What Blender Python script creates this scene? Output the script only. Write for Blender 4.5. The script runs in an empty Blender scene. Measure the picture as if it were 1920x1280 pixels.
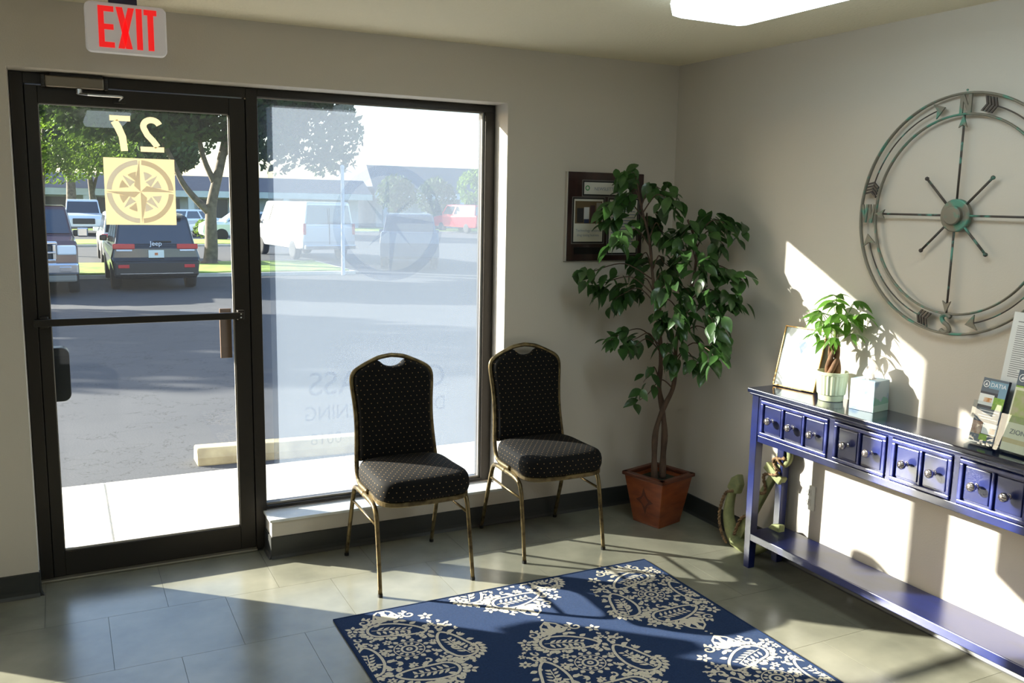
import bpy, bmesh, math, random
from math import sin, cos, pi, radians, sqrt, atan2
from mathutils import Vector, Matrix, Quaternion, noise as mnoise
random.seed(7)
S = bpy.context.scene
COL = S.collection

# ---------------------------------------------------------------- camera
cam_data = bpy.data.cameras.new('camera')
cam_data.sensor_width = 36.0
cam_data.lens = 1674.45 / 1920 * 36.0
cam_data.clip_start = 0.02
cam_data.clip_end = 500
cam = bpy.data.objects.new('camera', cam_data)
COL.objects.link(cam)
_R = Vector((0.893395, -0.448866, 0.019076)); _U = Vector((0.052089, 0.145661, 0.987962)); _F = Vector((0.446241, 0.881647, -0.153514))
_m = Matrix(((_R.x, _U.x, -_F.x), (_R.y, _U.y, -_F.y), (_R.z, _U.z, -_F.z)))
cam.matrix_world = Matrix.Translation((-3.0624, -4.0941, 1.6883)) @ _m.to_4x4()
S.camera = cam

# ---------------------------------------------------------------- sky, sun, exposure
SUN_AZ = Vector((0.757, -0.653, 0)).normalized()      # direction the light travels over the ground
SUN_EL = radians(19.5)
world = bpy.data.worlds.new('sky'); S.world = world; world.use_nodes = True
wn = world.node_tree.nodes; wl = world.node_tree.links
bg = wn['Background']
sky = wn.new('ShaderNodeTexSky'); sky.sky_type = 'NISHITA'; sky.sun_disc = False
sky.sun_elevation = SUN_EL
sky.sun_rotation = atan2(-SUN_AZ.x, -SUN_AZ.y)
sky.air_density = 1.0; sky.dust_density = 1.6; sky.ozone_density = 2.0
wl.new(sky.outputs[0], bg.inputs[0]); bg.inputs[1].default_value = 0.50
sun_d = bpy.data.lights.new('sun', 'SUN'); sun_d.energy = 23; sun_d.angle = radians(0.6); sun_d.color = (1.0, 0.93, 0.80)
sun = bpy.data.objects.new('sun', sun_d); COL.objects.link(sun)
_d = Vector((SUN_AZ.x * cos(SUN_EL), SUN_AZ.y * cos(SUN_EL), -sin(SUN_EL)))
sun.rotation_euler = _d.to_track_quat('-Z', 'Y').to_euler(); sun.location = (-30, 25, 14)
S.view_settings.view_transform = 'Standard'; S.view_settings.look = 'None'
S.view_settings.gamma = 1.0; S.view_settings.use_curve_mapping = False
S.view_settings.exposure = 0.30
S.cycles.max_bounces = 10; S.cycles.diffuse_bounces = 6; S.cycles.transparent_max_bounces = 24
S.cycles.sample_clamp_indirect = 6; S.cycles.caustics_reflective = False; S.cycles.caustics_refractive = False
S.cycles.use_denoising = True

# ---------------------------------------------------------------- helpers
def lin(c):
    o = []
    for v in c:
        v = v / 255
        o.append(v / 12.92 if v <= 0.04045 else ((v + 0.055) / 1.055) ** 2.4)
    return tuple(o) + (1,)

def mat(name, col, rough=0.5, metal=0, var=None, vscale=4.0, vlow=0.35, vhigh=0.7, bump=0, bscale=60, spec=0.5, trans=0, emit=0, coat=0, detail=4, aniso=None, randv=0, sheen=0):
    """col, var: sRGB 0-255 colours; var is mixed in by a noise in object space."""
    m = bpy.data.materials.new(name); m.use_nodes = True
    n = m.node_tree.nodes; l = m.node_tree.links
    b = n['Principled BSDF']; out = n['Material Output']
    b.inputs['Base Color'].default_value = lin(col); b.inputs['Roughness'].default_value = rough
    b.inputs['Metallic'].default_value = metal; b.inputs['Specular IOR Level'].default_value = spec
    b.inputs['Coat Weight'].default_value = coat; b.inputs['Coat Roughness'].default_value = 0.12
    m.diffuse_color = lin(col)
    tc = n.new('ShaderNodeTexCoord'); vec = tc.outputs['Object']
    if aniso:
        mp = n.new('ShaderNodeMapping'); mp.inputs['Scale'].default_value = aniso; l.new(vec, mp.inputs['Vector']); vec = mp.outputs[0]
    csock = None
    if var:
        t = n.new('ShaderNodeTexNoise'); t.inputs['Scale'].default_value = vscale; t.inputs['Detail'].default_value = detail; l.new(vec, t.inputs['Vector'])
        r = n.new('ShaderNodeMapRange'); r.inputs[1].default_value = vlow; r.inputs[2].default_value = vhigh; l.new(t.outputs[0], r.inputs[0])
        mx = n.new('ShaderNodeMix'); mx.data_type = 'RGBA'; l.new(r.outputs[0], mx.inputs[0])
        mx.inputs[6].default_value = lin(col); mx.inputs[7].default_value = lin(var); csock = mx.outputs[2]
    if randv:
        oi = n.new('ShaderNodeObjectInfo'); hs = n.new('ShaderNodeHueSaturation')
        r2 = n.new('ShaderNodeMapRange'); r2.inputs[3].default_value = 1 - randv; r2.inputs[4].default_value = 1 + randv
        l.new(oi.outputs['Random'], r2.inputs[0]); l.new(r2.outputs[0], hs.inputs['Value'])
        if csock: l.new(csock, hs.inputs['Color'])
        else: hs.inputs['Color'].default_value = lin(col)
        csock = hs.outputs[0]
    if csock: l.new(csock, b.inputs['Base Color'])
    if bump:
        t2 = n.new('ShaderNodeTexNoise'); t2.inputs['Scale'].default_value = bscale; t2.inputs['Detail'].default_value = 3; l.new(vec, t2.inputs['Vector'])
        bp = n.new('ShaderNodeBump'); bp.inputs['Strength'].default_value = bump; bp.inputs['Distance'].default_value = 0.004
        l.new(t2.outputs[0], bp.inputs['Height']); l.new(bp.outputs[0], b.inputs['Normal'])
    if emit:
        b.inputs['Emission Color'].default_value = lin(col); b.inputs['Emission Strength'].default_value = emit
    if trans:
        tr = n.new('ShaderNodeBsdfTranslucent'); mxs = n.new('ShaderNodeMixShader'); mxs.inputs[0].default_value = trans
        tr.inputs[0].default_value = lin(col)
        if csock: l.new(csock, tr.inputs[0])
        l.new(b.outputs[0], mxs.inputs[1]); l.new(tr.outputs[0], mxs.inputs[2]); l.new(mxs.outputs[0], out.inputs[0])
    if sheen: b.inputs['Sheen Weight'].default_value = sheen; b.inputs['Sheen Roughness'].default_value = 0.4; b.inputs['Sheen Tint'].default_value = (0.75, 0.85, 1, 1)
    return m

def glass_mat(name, tint=(0.95, 0.97, 0.97), ior=1.45, rough=0.0, haze=0.0):
    m = bpy.data.materials.new(name); m.use_nodes = True
    n = m.node_tree.nodes; l = m.node_tree.links; n.remove(n['Principled BSDF']); out = n['Material Output']
    t = n.new('ShaderNodeBsdfTransparent'); t.inputs[0].default_value = (*tint, 1)
    g = n.new('ShaderNodeBsdfGlossy'); g.inputs['Roughness'].default_value = rough
    f = n.new('ShaderNodeFresnel'); f.inputs[0].default_value = ior
    geo = n.new('ShaderNodeNewGeometry'); mu = n.new('ShaderNodeMath'); mu.operation = 'MULTIPLY_ADD'     # reflect on the entering face only
    mu.inputs[1].default_value = -1.0; l.new(geo.outputs['Backfacing'], mu.inputs[0]); mu.inputs[2].default_value = 1.0
    m2 = n.new('ShaderNodeMath'); m2.operation = 'MULTIPLY'; l.new(f.outputs[0], m2.inputs[0]); l.new(mu.outputs[0], m2.inputs[1])
    mx = n.new('ShaderNodeMixShader'); l.new(m2.outputs[0], mx.inputs[0]); l.new(t.outputs[0], mx.inputs[1]); l.new(g.outputs[0], mx.inputs[2])
    if haze:  # bluish veil mixed in to lift the dark tones seen through the glass
        du = n.new('ShaderNodeBsdfTranslucent'); du.inputs[0].default_value = (0.85, 0.9, 1, 1)
        md = n.new('ShaderNodeMixShader'); md.inputs[0].default_value = haze; l.new(mx.outputs[0], md.inputs[1]); l.new(du.outputs[0], md.inputs[2]); mx = md
    l.new(mx.outputs[0], out.inputs[0]); return m

def film_mat(name, col, clear, tint=(1, 1, 1), refl=0.0):
    """translucent sheet: 'clear' is the share that passes straight through, the rest scatters"""
    m = bpy.data.materials.new(name); m.use_nodes = True
    n = m.node_tree.nodes; l = m.node_tree.links; n.remove(n['Principled BSDF']); out = n['Material Output']
    t = n.new('ShaderNodeBsdfTransparent'); t.inputs[0].default_value = (*tint, 1)
    a = n.new('ShaderNodeBsdfTranslucent'); a.inputs[0].default_value = lin(col)
    d = n.new('ShaderNodeBsdfDiffuse'); d.inputs[0].default_value = lin(col)
    m1 = n.new('ShaderNodeMixShader'); m1.inputs[0].default_value = 0.5; l.new(a.outputs[0], m1.inputs[1]); l.new(d.outputs[0], m1.inputs[2])
    mx = n.new('ShaderNodeMixShader'); mx.inputs[0].default_value = clear; l.new(m1.outputs[0], mx.inputs[1]); l.new(t.outputs[0], mx.inputs[2])
    l.new(mx.outputs[0], out.inputs[0]); return m

class MB:
    def __init__(s): s.bm = bmesh.new()
    def face(s, pts):
        vs = [s.bm.verts.new(p) for p in pts]
        try: return s.bm.faces.new(vs)
        except ValueError: return None
    def box(s, x0, x1, y0, y1, z0, z1, M=None):
        P = [Vector((x, y, z)) for z in (z0, z1) for y in (y0, y1) for x in (x0, x1)]
        if M: P = [M @ p for p in P]
        v = [s.bm.verts.new(p) for p in P]
        for q in ((0, 2, 3, 1), (4, 5, 7, 6), (0, 1, 5, 4), (2, 6, 7, 3), (0, 4, 6, 2), (1, 3, 7, 5)): s.bm.faces.new([v[i] for i in q])
        return s
    def rings(s, R, closed=True, cap=True):
        V = [[s.bm.verts.new(p) for p in r] for r in R]; n = len(R[0])
        for a, b in zip(V, V[1:]):
            for i in range(n if closed else n - 1):
                j = (i + 1) % n
                try: s.bm.faces.new((a[i], a[j], b[j], b[i]))
                except ValueError: pass
        if cap and closed:
            s.bm.faces.new(V[0][::-1]); s.bm.faces.new(V[-1])
        return s
    def prism(s, poly, f, a0, a1):
        """f(u, v, a) -> point"""
        return s.rings([[Vector(f(u, v, a0)) for u, v in poly], [Vector(f(u, v, a1)) for u, v in poly]])
    def tube(s, pts, r, seg=8, loop=False, rx=1.0, ref=None, sq=False):
        P = [Vector(p) for p in pts]; n = len(P)
        rr = r if isinstance(r, (list, tuple)) else [r] * n
        R = []; up = Vector(ref) if ref else None
        for i, p in enumerate(P):
            a = P[(i - 1) % n] if (loop or i > 0) else P[i]; b = P[(i + 1) % n] if (loop or i < n - 1) else P[i]
            t = (b - a).normalized()
            if up is None: up = Vector((0, 0, 1)) if abs(t.z) < 0.9 else Vector((1, 0, 0))
            u = (up - t * up.dot(t))
            if u.length < 1e-6: u = t.orthogonal()
            u.normalize(); w = t.cross(u)
            if not ref: up = u
            ring = []
            for k in range(seg):
                ang = 2 * pi * (k + (0.5 if sq else 0)) / seg
                q = rr[i] * (1.2 if sq else 1)
                ring.append(p + u * (cos(ang) * q) + w * (sin(ang) * q * rx))
            R.append(ring)
        if loop:
            R.append(R[0]); V = [[s.bm.verts.new(q) for q in r_] for r_ in R[:-1]]; V.append(V[0])
            for a, b in zip(V, V[1:]):
                for i in range(seg):
                    j = (i + 1) % seg; s.bm.faces.new((a[i], a[j], b[j], b[i]))
        else: s.rings(R)
        return s
    def lathe(s, prof, c=(0, 0, 0), seg=24, M=None, cap=True):
        R = []
        for r, z in prof:
            ring = [Vector((c[0] + r * cos(2 * pi * k / seg), c[1] + r * sin(2 * pi * k / seg), c[2] + z)) for k in range(seg)]
            if M: ring = [M @ p for p in ring]
            R.append(ring)
        return s.rings(R, cap=cap)
    def ball(s, c, r, seg=10, sc=(1, 1, 1), M=None):
        prof = [(max(1e-4, sin(pi * i / (seg - 2)) * 1.0), -cos(pi * i / (seg - 2))) for i in range(seg - 1)]
        R = []
        for a, z in prof:
            ring = [Vector((c[0] + r * sc[0] * a * cos(2 * pi * k / seg), c[1] + r * sc[1] * a * sin(2 * pi * k / seg), c[2] + r * sc[2] * z)) for k in range(seg)]
            if M: ring = [M @ p for p in ring]
            R.append(ring)
        return s.rings(R)
    def build(s, name, m, parent=None, bevel=0, smooth=False, world=True, bseg=2, auto=None):
        bmesh.ops.recalc_face_normals(s.bm, faces=s.bm.faces)
        if parent is not None and world:
            q = parent
            while q.parent: q = q.parent
            s.bm.transform(q.matrix_basis.inverted())
        me = bpy.data.meshes.new(name); s.bm.to_mesh(me); s.bm.free()
        if smooth:
            for p in me.polygons: p.use_smooth = True
        o = bpy.data.objects.new(name, me); COL.objects.link(o)
        if isinstance(m, (list, tuple)):
            for k in m: me.materials.append(k)
        elif m: me.materials.append(m)
        if parent is not None: o.parent = parent
        if bevel:
            b = o.modifiers.new('bevel', 'BEVEL'); b.width = bevel; b.segments = bseg; b.limit_method = 'ANGLE'; b.angle_limit = radians(40)
            b.harden_normals = False
        return o

def thing(name, label, cat, loc=(0, 0, 0), rz=0, group=None, M=None):
    o = bpy.data.objects.new(name, None); COL.objects.link(o); o.empty_display_size = 0.05
    if M is not None: o.matrix_basis = M
    else: o.location = loc; o.rotation_euler = (0, 0, rz)
    # keep matrix_basis current for build()
    o['label'] = label; o['category'] = cat
    if group: o['group'] = group
    return o
def tag(o, label, cat, group=None, kind=None):
    o['label'] = label; o['category'] = cat
    if group: o['group'] = group
    if kind: o['kind'] = kind
    return o
def structure(o, label, cat):
    o['kind'] = 'structure'; o['label'] = label; o['category'] = cat; return o
def inst(src, parent, M=None, name=None):
    o = src.copy(); COL.objects.link(o); o.parent = parent
    if M is not None: o.matrix_basis = M
    return o
def copy_tree(src, parent=None):
    c = src.copy(); COL.objects.link(c)
    if parent is not None: c.parent = parent
    for ch in list(src.children): copy_tree(ch, c)
    return c
def text(body, size, m, parent, name='lettering', M=None, extrude=0.0006, align='CENTER', sx=1.0, mirror=False):
    c = bpy.data.curves.new(name + '_outline', 'FONT'); c.body = body; c.size = size; c.extrude = extrude; c.align_x = align; c.align_y = 'CENTER'
    c.space_character = 1.0
    tmp = bpy.data.objects.new('outline', c); COL.objects.link(tmp)
    bpy.context.view_layer.update()
    me = bpy.data.meshes.new_from_object(tmp.evaluated_get(bpy.context.evaluated_depsgraph_get())); me.name = name
    bpy.data.objects.remove(tmp); bpy.data.curves.remove(c)
    me.materials.clear(); me.materials.append(m)
    o = bpy.data.objects.new(name, me); COL.objects.link(o); o.parent = parent
    T = M if M is not None else Matrix()
    o.matrix_basis = T @ Matrix.Diagonal(((-sx if mirror else sx), 1, 1, 1))
    return o
def smoothp(pts, n=6, loop=False):
    P = [Vector(p) for p in pts]; out = []; N = len(P)
    rng = range(N if loop else N - 1)
    for i in rng:
        g = lambda k: P[k % N] if loop else P[max(0, min(N - 1, k))]
        p0, p1, p2, p3 = g(i - 1), g(i), g(i + 1), g(i + 2)
        for k in range(n):
            t = k / n
            out.append(0.5 * ((2 * p1) + (p2 - p0) * t + (2 * p0 - 5 * p1 + 4 * p2 - p3) * t * t + (3 * p1 - p0 - 3 * p2 + p3) * t ** 3))
    if not loop: out.append(P[-1])
    return out
def ease(a, b, t): return a + (b - a) * t
M_BACK = Matrix(((1, 0, 0), (0, 0, -1), (0, 1, 0))).to_4x4()      # local x->x, y->z, z->-y (on the window wall)
M_RIGHT = Matrix(((0, 0, -1), (-1, 0, 0), (0, 1, 0))).to_4x4()    # local x->-y, y->z, z->-x (on the right wall)
def T(*a): return Matrix.Translation(Vector(a))
def Rz(a): return Matrix.Rotation(a, 4, 'Z')
def Rx(a): return Matrix.Rotation(a, 4, 'X')
def Ry(a): return Matrix.Rotation(a, 4, 'Y')
# ---------------------------------------------------------------- materials of the room
wall_m = mat('grey_wall_paint', (203, 195, 185), 0.55, bump=0.12, bscale=160, spec=0.3)
ceil_m = mat('popcorn_ceiling', (238, 228, 204), 0.9, bump=1.0, bscale=75)
tile_m = mat('vinyl_floor_tile', (142, 140, 124), 0.25, var=(106, 106, 94), vscale=3.2, vlow=0.3, vhigh=0.72, detail=9, bump=0.05, bscale=25, randv=0.04, spec=0.9)
grout_m = mat('floor_slab', (70, 70, 64), 0.8)
base_m = mat('black_vinyl_baseboard', (52, 53, 52), 0.45)
bronze_m = mat('dark_bronze_aluminium', (44, 39, 34), 0.38, metal=0.35)
alu_m = mat('threshold_aluminium', (150, 146, 132), 0.45, metal=0.7)
sill_m = mat('marble_sill', (226, 226, 222), 0.25, var=(196, 200, 204), vscale=9)
glass_m = glass_mat('clear_glass')
gasket_m = mat('pale_gasket', (170, 165, 160), 0.5)
steel_m = mat('brushed_steel', (200, 200, 200), 0.3, metal=1)
black_m = mat('black_plastic', (18, 18, 19), 0.3)

ZT = 2.177; XL = -3.216; XR = -1.037; YF = 0.14; YO = 0.26
H = 2.44
# floor: slab plus separate 18 inch tiles laid in a running bond
sl = MB(); sl.box(-6.6, 0.1, -6.1, YO, -0.16, -0.003)
floor = structure(sl.build('floor', grout_m), 'grey-green marbled vinyl tile floor', 'floor')
TS = 0.457
def clip_tile(x0, x1, y0, y1, me_cache={}):
    return None
row = 0
tile_mesh = None
y = -0.335
rows = []
k = 0
yy = -0.335 + TS
while yy > -4.3:
    rows.append((yy - TS, min(yy, 0.139), k)); yy -= TS; k += 1
for (y0, y1, k) in rows:
    off = -2.967 if k % 2 == 1 else -2.967 + TS / 2
    if k == 0: off = -2.967 + TS / 2
    x = off - TS * 4
    while x < 0:
        x0, x1 = x, min(x + TS, 0.0)
        ys = y1
        if y1 > 0 and (x1 <= XL or x0 >= XR): ys = 0.0
        if x1 > -4.6 and x1 - x0 > 0.01:
            m_ = MB(); g_ = 0.0007
            if y1 > 0 and x0 < XL < x1: x0 = x0
            m_.box(x0 + g_, x1 - g_, y0 + g_, ys - g_, -0.004, 0.0)
            t_ = m_.build('floor_tile', tile_m, floor)
        x += TS
rest = MB(); rest.box(-6.5, -2.967 - 4 * TS + TS / 2 - 0.3, -4.24, 0, -0.004, -0.0005)
rest.box(-6.5, 0, -6.0, -4.46, -0.004, 0)
o = rest.build('floor_border', tile_m, floor)

cl = MB(); cl.box(-6.6, 0.1, -6.1, YO, H, H + 0.1)
structure(cl.build('ceiling', ceil_m), 'cream stippled ceiling', 'ceiling')
wb = MB()
LX0, LX1 = -5.5, -4.07                      # second window, left of the frame of the photograph
wb.box(-6.6, LX0, 0, YO, 0, H)
wb.box(LX1, XL, 0, YO, 0, H)
wb.box(LX0, LX1, 0, YO, ZT, H); wb.box(LX0, LX1, 0, YO, 0, 0.18)
wb.box(XL, XR, 0, YO, ZT, H)
wb.box(XR, 0.1, 0, YO, 0, H)
wb.box(-2.241, XR, 0, YO, 0, 0.18)
structure(wb.build('wall_back', wall_m), 'grey painted wall around the glass door and window', 'wall')
wr = MB(); wr.box(0, 0.1, -6.1, 0, 0, H)
structure(wr.build('wall_right', wall_m), 'grey painted wall behind the blue console table', 'wall')
wl_ = MB(); wl_.box(-6.6, -6.5, -6.1, 0, 0, H)
structure(wl_.build('wall_left', wall_m), 'grey painted wall on the left side of the room', 'wall')
wf = MB(); wf.box(-6.6, 0.1, -6.1, -6.0, 0, H)
structure(wf.build('wall_front', wall_m), 'grey painted wall behind the viewer', 'wall')

def baseprof(mb, a, b, nrm):
    """vinyl cove base between points a and b, nrm points into the room"""
    a = Vector(a); b = Vector(b); nrm = Vector(nrm)
    prof = [(0.001, 0), (0.017, 0), (0.013, 0.004), (0.008, 0.014), (0.0065, 0.03), (0.0065, 0.104), (0.001, 0.106)]
    mb.rings([[p + nrm * d + Vector((0, 0, z)) for d, z in prof] for p in (a, b)])
m_ = MB(); baseprof(m_, (-2.247, 0, 0), (0, 0, 0), (0, -1, 0)); baseprof(m_, (-2.241, YF, 0), (-2.241, -0.008, 0), (-1, 0, 0))
structure(m_.build('baseboard_back', base_m, smooth=False), 'black vinyl baseboard under the window and beside it', 'baseboard')
m_ = MB(); baseprof(m_, (-6.5, 0, 0), (XL - 0.0, 0, 0), (0, -1, 0)); baseprof(m_, (XL, 0.02, 0), (XL, -0.008, 0), (1, 0, 0))
structure(m_.build('baseboard_left', base_m), 'black vinyl baseboard left of the glass door', 'baseboard')
m_ = MB(); baseprof(m_, (0, 0, 0), (0, -6, 0), (-1, 0, 0))
structure(m_.build('baseboard_right', base_m), 'black vinyl baseboard along the wall behind the blue table', 'baseboard')

# ------------------------------------------------ window_1 (big fixed pane) and its film and decals
MX0, MX1 = -2.285, -2.234
w1 = thing('window_1', 'tall fixed shop window with hazy film and faded lettering', 'window', (-1.66, YF, 0.193)); w1['kind'] = 'structure'
def member(n, x0, x1, z0, z1, y0=YF, y1=YF + 0.09, par=w1, m=bronze_m):
    b = MB(); b.box(x0, x1, y0, y1, z0, z1); return b.build(n, m, par, bevel=0.0015, bseg=1)
member('mullion', MX0, MX1, 0.0, ZT - 0.002)
member('head_rail', MX1, XR - 0.004, 2.14, ZT - 0.002)
member('right_jamb', -1.092, XR - 0.004, 0.197, 2.14)
member('bottom_rail', MX1, -1.092, 0.197, 0.212)
member('jamb_stop', -1.104, -1.092, 0.212, 2.14, YF + 0.02, YF + 0.03, m=gasket_m)
b = MB(); b.box(MX1 + 0.001, MX1 + 0.005, YF + 0.024, YF + 0.028, 0.212, 2.14); b.box(MX1, -1.104, YF + 0.024, YF + 0.028, 2.134, 2.14); b.box(MX1, -1.104, YF + 0.024, YF + 0.028, 0.212, 0.222)
b.build('gasket', gasket_m, w1)
b = MB(); b.box(MX1, -1.092, YF + 0.028, YF + 0.034, 0.205, 2.145)
b.build('glass_pane', glass_m, w1)
film_m = film_mat('hazy_window_film', (206, 222, 246), 0.77, tint=(0.66, 0.68, 0.70))
b = MB(); b.face([(MX1 + 0.045, YF + 0.0275, 0.235), (-1.112, YF + 0.0275, 0.235), (-1.112, YF + 0.0275, 2.10), (MX1 + 0.045, YF + 0.0275, 2.10)])
b.build('window_film', film_m, w1)
haze_m = film_mat('old_cleaned_film_edge', (205, 215, 240), 0.91, tint=(0.8, 0.82, 0.84))
b = MB()
for (x0, x1, z0, z1) in ((MX1, MX1 + 0.044, 0.212, 2.14), (-1.111, -1.104, 0.212, 2.14), (MX1 + 0.045, -1.112, 2.101, 2.14), (MX1 + 0.045, -1.112, 0.212, 0.234)):
    b.face([(x0, YF + 0.0275, z0), (x1, YF + 0.0275, z0), (x1, YF + 0.0275, z1), (x0, YF + 0.0275, z1)])
b.build('film_margin', haze_m, w1)
b = MB(); b.box(-2.251, XR, -0.013, YF, 0.180, 0.193); b.box(-1.04, XR + 0.002, -0.013, -0.001, 0.180, 0.193)
b.build('window_sill', sill_m, w1, bevel=0.002)
decal_m = film_mat('faded_blue_decal', (90, 105, 140), 0.96, tint=(0.90, 0.92, 0.95))
DY = YF + 0.0265
def ring2(mb, r0, r1, f, a0=0, a1=2 * pi, n=48):
    for k in range(n):
        t0 = a0 + (a1 - a0) * k / n; t1 = a0 + (a1 - a0) * (k + 1) / n
        mb.face([f(r0 * cos(t0), r0 * sin(t0)), f(r1 * cos(t0), r1 * sin(t0)), f(r1 * cos(t1), r1 * sin(t1)), f(r0 * cos(t1), r0 * sin(t1))])
wc = (-1.60, 1.575)
f = lambda u, v: (wc[0] + u, DY, wc[1] + v)
b = MB(); ring2(b, 0.235, 0.285, f, -0.0 * pi, 2 * pi)
for k in range(8):
    R_ = 0.30 if k % 2 == 0 else 0.17; a = k * pi / 4
    w_ = 0.055 if k % 2 == 0 else 0.035
    tip = (R_ * cos(a), R_ * sin(a)); s1 = (w_ * cos(a + pi / 4), w_ * sin(a + pi / 4))
    b.face([f(0, 0), f(*s1), f(*tip)])
b.build('compass_decal', decal_m, w1)
def wtext(s, x, z, size, sx=1):
    q = w1.matrix_basis.inverted() if False else None
    t = text(s, size, decal_m, w1, 'window_lettering', T(x + 1.66, DY - YF - 0.0005, z - 0.193) @ M_BACK, extrude=0.0, sx=sx, mirror=True)
    return t
wtext('COMPASS', -1.655, 0.785, 0.165, 1.0)
wtext('DRUG SCREENING', -1.665, 0.64, 0.105, 0.85)
wtext('0018', -1.93, 0.51, 0.085, 0.95)
# ------------------------------------------------ door_1
d1 = thing('door_1', 'dark bronze glass entrance door marked 27', 'door', (-2.73, YF, 0)); d1['kind'] = 'structure'
def dm(n, x0, x1, z0, z1, y0=YF, y1=YF + 0.09, m=bronze_m, bev=0.0015): 
    return member(n, x0, x1, z0, z1, y0, y1, d1, m)
dm('left_jamb', XL + 0.002, -3.165, 0, ZT - 0.002); dm('door_header', -3.165, MX0, 2.132, ZT - 0.002)
dm('jamb_stop', -3.165, -3.158, 0, 2.132, YF + 0.052, YF + 0.09); dm('jamb_stop', -2.292, MX0, 0, 2.132, YF + 0.052, YF + 0.09)
dy0, dy1 = YF + 0.006, YF + 0.050
dm('hinge_stile', -3.162, -3.115, 0.013, 2.126, dy0, dy1); dm('lock_stile', -2.3575, -2.288, 0.013, 2.126, dy0, dy1)
dm('top_rail', -3.115, -2.3575, 2.056, 2.126, dy0, dy1); dm('bottom_rail', -3.115, -2.3575, 0.013, 0.125, dy0, dy1)
b = MB()
for (x0, x1, z0, z1) in ((-3.115, -3.112, 0.125, 2.056), (-2.3625, -2.3575, 0.125, 2.056), (-3.115, -2.3575, 0.125, 0.134), (-3.115, -2.3575, 2.051, 2.056)):
    b.box(x0, x1, dy0 + 0.012, dy0 + 0.020, z0, z1)
b.build('glazing_bead', gasket_m, d1)
b = MB(); b.box(-3.115, -2.3575, dy0 + 0.020, dy0 + 0.026, 0.125, 2.056); b.build('glass_pane', glass_mat('door_glass', (0.95, 0.97, 0.97), haze=0.003), d1)
b = MB(); b.box(XL + 0.002, MX0, YF - 0.02, YO + 0.03, 0, 0.011); b.build('threshold', alu_m, d1, bevel=0.003)
b = MB(); b.box(-3.178, -2.324, YF - 0.052, YF - 0.034, 1.137, 1.168)
pb = b.build('push_bar', bronze_m, d1, bevel=0.004)
for xx in (-3.14, -2.335):
    b = MB(); b.box(xx - 0.016, xx + 0.016, YF - 0.036, dy0, 1.13, 1.175); b.build('bar_bracket', bronze_m, pb, bevel=0.003)
b = MB()
for zz in (1.145, 1.161): b.lathe([(0.0035, 0), (0.0035, 0.004), (0.001, 0.005)], seg=10, M=T(-2.34, YF - 0.052, zz) @ Rx(pi / 2))
b.build('bar_screw', steel_m, pb)
# outside pull, plate and a rounded black box seen through the glass
b = MB(); b.box(-2.418, -2.366, dy1 + 0.0, dy1 + 0.012, 0.943, 1.176); b.build('pull_plate', mat('bronze_plate', (112, 84, 62), 0.5, metal=0.3), d1, bevel=0.002)
b = MB()
pts = []
for (cx, cz, a0) in ((-3.085, 0.985, 0), (-3.22, 0.985, pi / 2), (-3.22, 0.808, pi), (-3.085, 0.808, 3 * pi / 2)):
    for k in range(7): a = a0 + k * pi / 12; pts.append((cx + 0.033 * cos(a), cz + 0.033 * sin(a)))
b.prism(pts, lambda u, v, a: (u, a, v), YO + 0.01, YO + 0.075)
b.build('mail_box', black_m, None, bevel=0.004)
bpy.data.objects['mail_box'].location = (0, 0, 0)
tag(bpy.data.objects['mail_box'], 'rounded black box outside, behind the left edge of the door glass', 'mailbox')
# closer
cz0, cz1 = 2.119, 2.163
b = MB(); b.box(-3.085, -2.865, YF - 0.052, YF - 0.004, cz0, cz1)
cl_ = b.build('door_closer', mat('satin_bronze_closer', (128, 118, 104), 0.35, metal=0.55), d1, bevel=0.006)
for x0, x1 in ((-3.099, -3.085), (-2.865, -2.851)):
    b = MB(); b.box(x0, x1, YF - 0.054, YF - 0.002, cz0 - 0.002, cz1 + 0.002); b.build('end_cap', bronze_m, cl_, bevel=0.003)
b = MB()
for xx in (-3.092, -2.858):
    for zz in (cz0 + 0.011, cz1 - 0.011): b.lathe([(0.004, 0), (0.004, 0.003)], seg=10, M=T(xx, YF - 0.053, zz) @ Rx(pi / 2))
b.build('closer_screw', black_m, cl_)
b = MB(); b.box(-3.065, -2.87, YF - 0.04, YF - 0.003, cz1 + 0.001, ZT - 0.001); b.build('mounting_plate', bronze_m, cl_)
b = MB(); b.lathe([(0.012, 0), (0.012, 0.02), (0.008, 0.022)], (-2.96, YF - 0.03, cz0 - 0.022), 12); b.tube([(-2.965, YF - 0.03, cz0 - 0.02), (-2.93, YF - 0.075, cz0 - 0.026), (-2.80, YF - 0.075, cz0 - 0.026)], 0.005, 6)
b.tube([(-2.80, YF - 0.075, cz0 - 0.028), (-2.81, YF - 0.002, cz0 - 0.038)], 0.005, 6)
b.build('closer_arm', steel_m, cl_, smooth=False)
b = MB(); b.box(-2.83, -2.785, YF - 0.012, YF + 0.006, cz0 - 0.048, cz0 - 0.030); b.build('arm_shoe', bronze_m, cl_, bevel=0.002)
# house number and compass logo, seen mirrored from inside
cream = (216, 206, 184)
cream_m = mat('cream_vinyl', cream, 0.6, trans=0.62)
tan_m = mat('tan_vinyl', (196, 176, 140), 0.6, trans=0.40)
gA = mat('grey_vinyl', (196, 198, 206), 0.6, trans=0.92)
gB = mat('blue_grey_vinyl', (202, 212, 236), 0.6, trans=0.92)
GY = dy0 + 0.0185
def flat(mb, pts, z, m_idx=0):
    fc = mb.face(pts); 
    return fc
def numeral(pts_fn, cx):
    b = MB(); pts_fn(b, cx); return b
zb, zt = 1.876, 2.024
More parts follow.
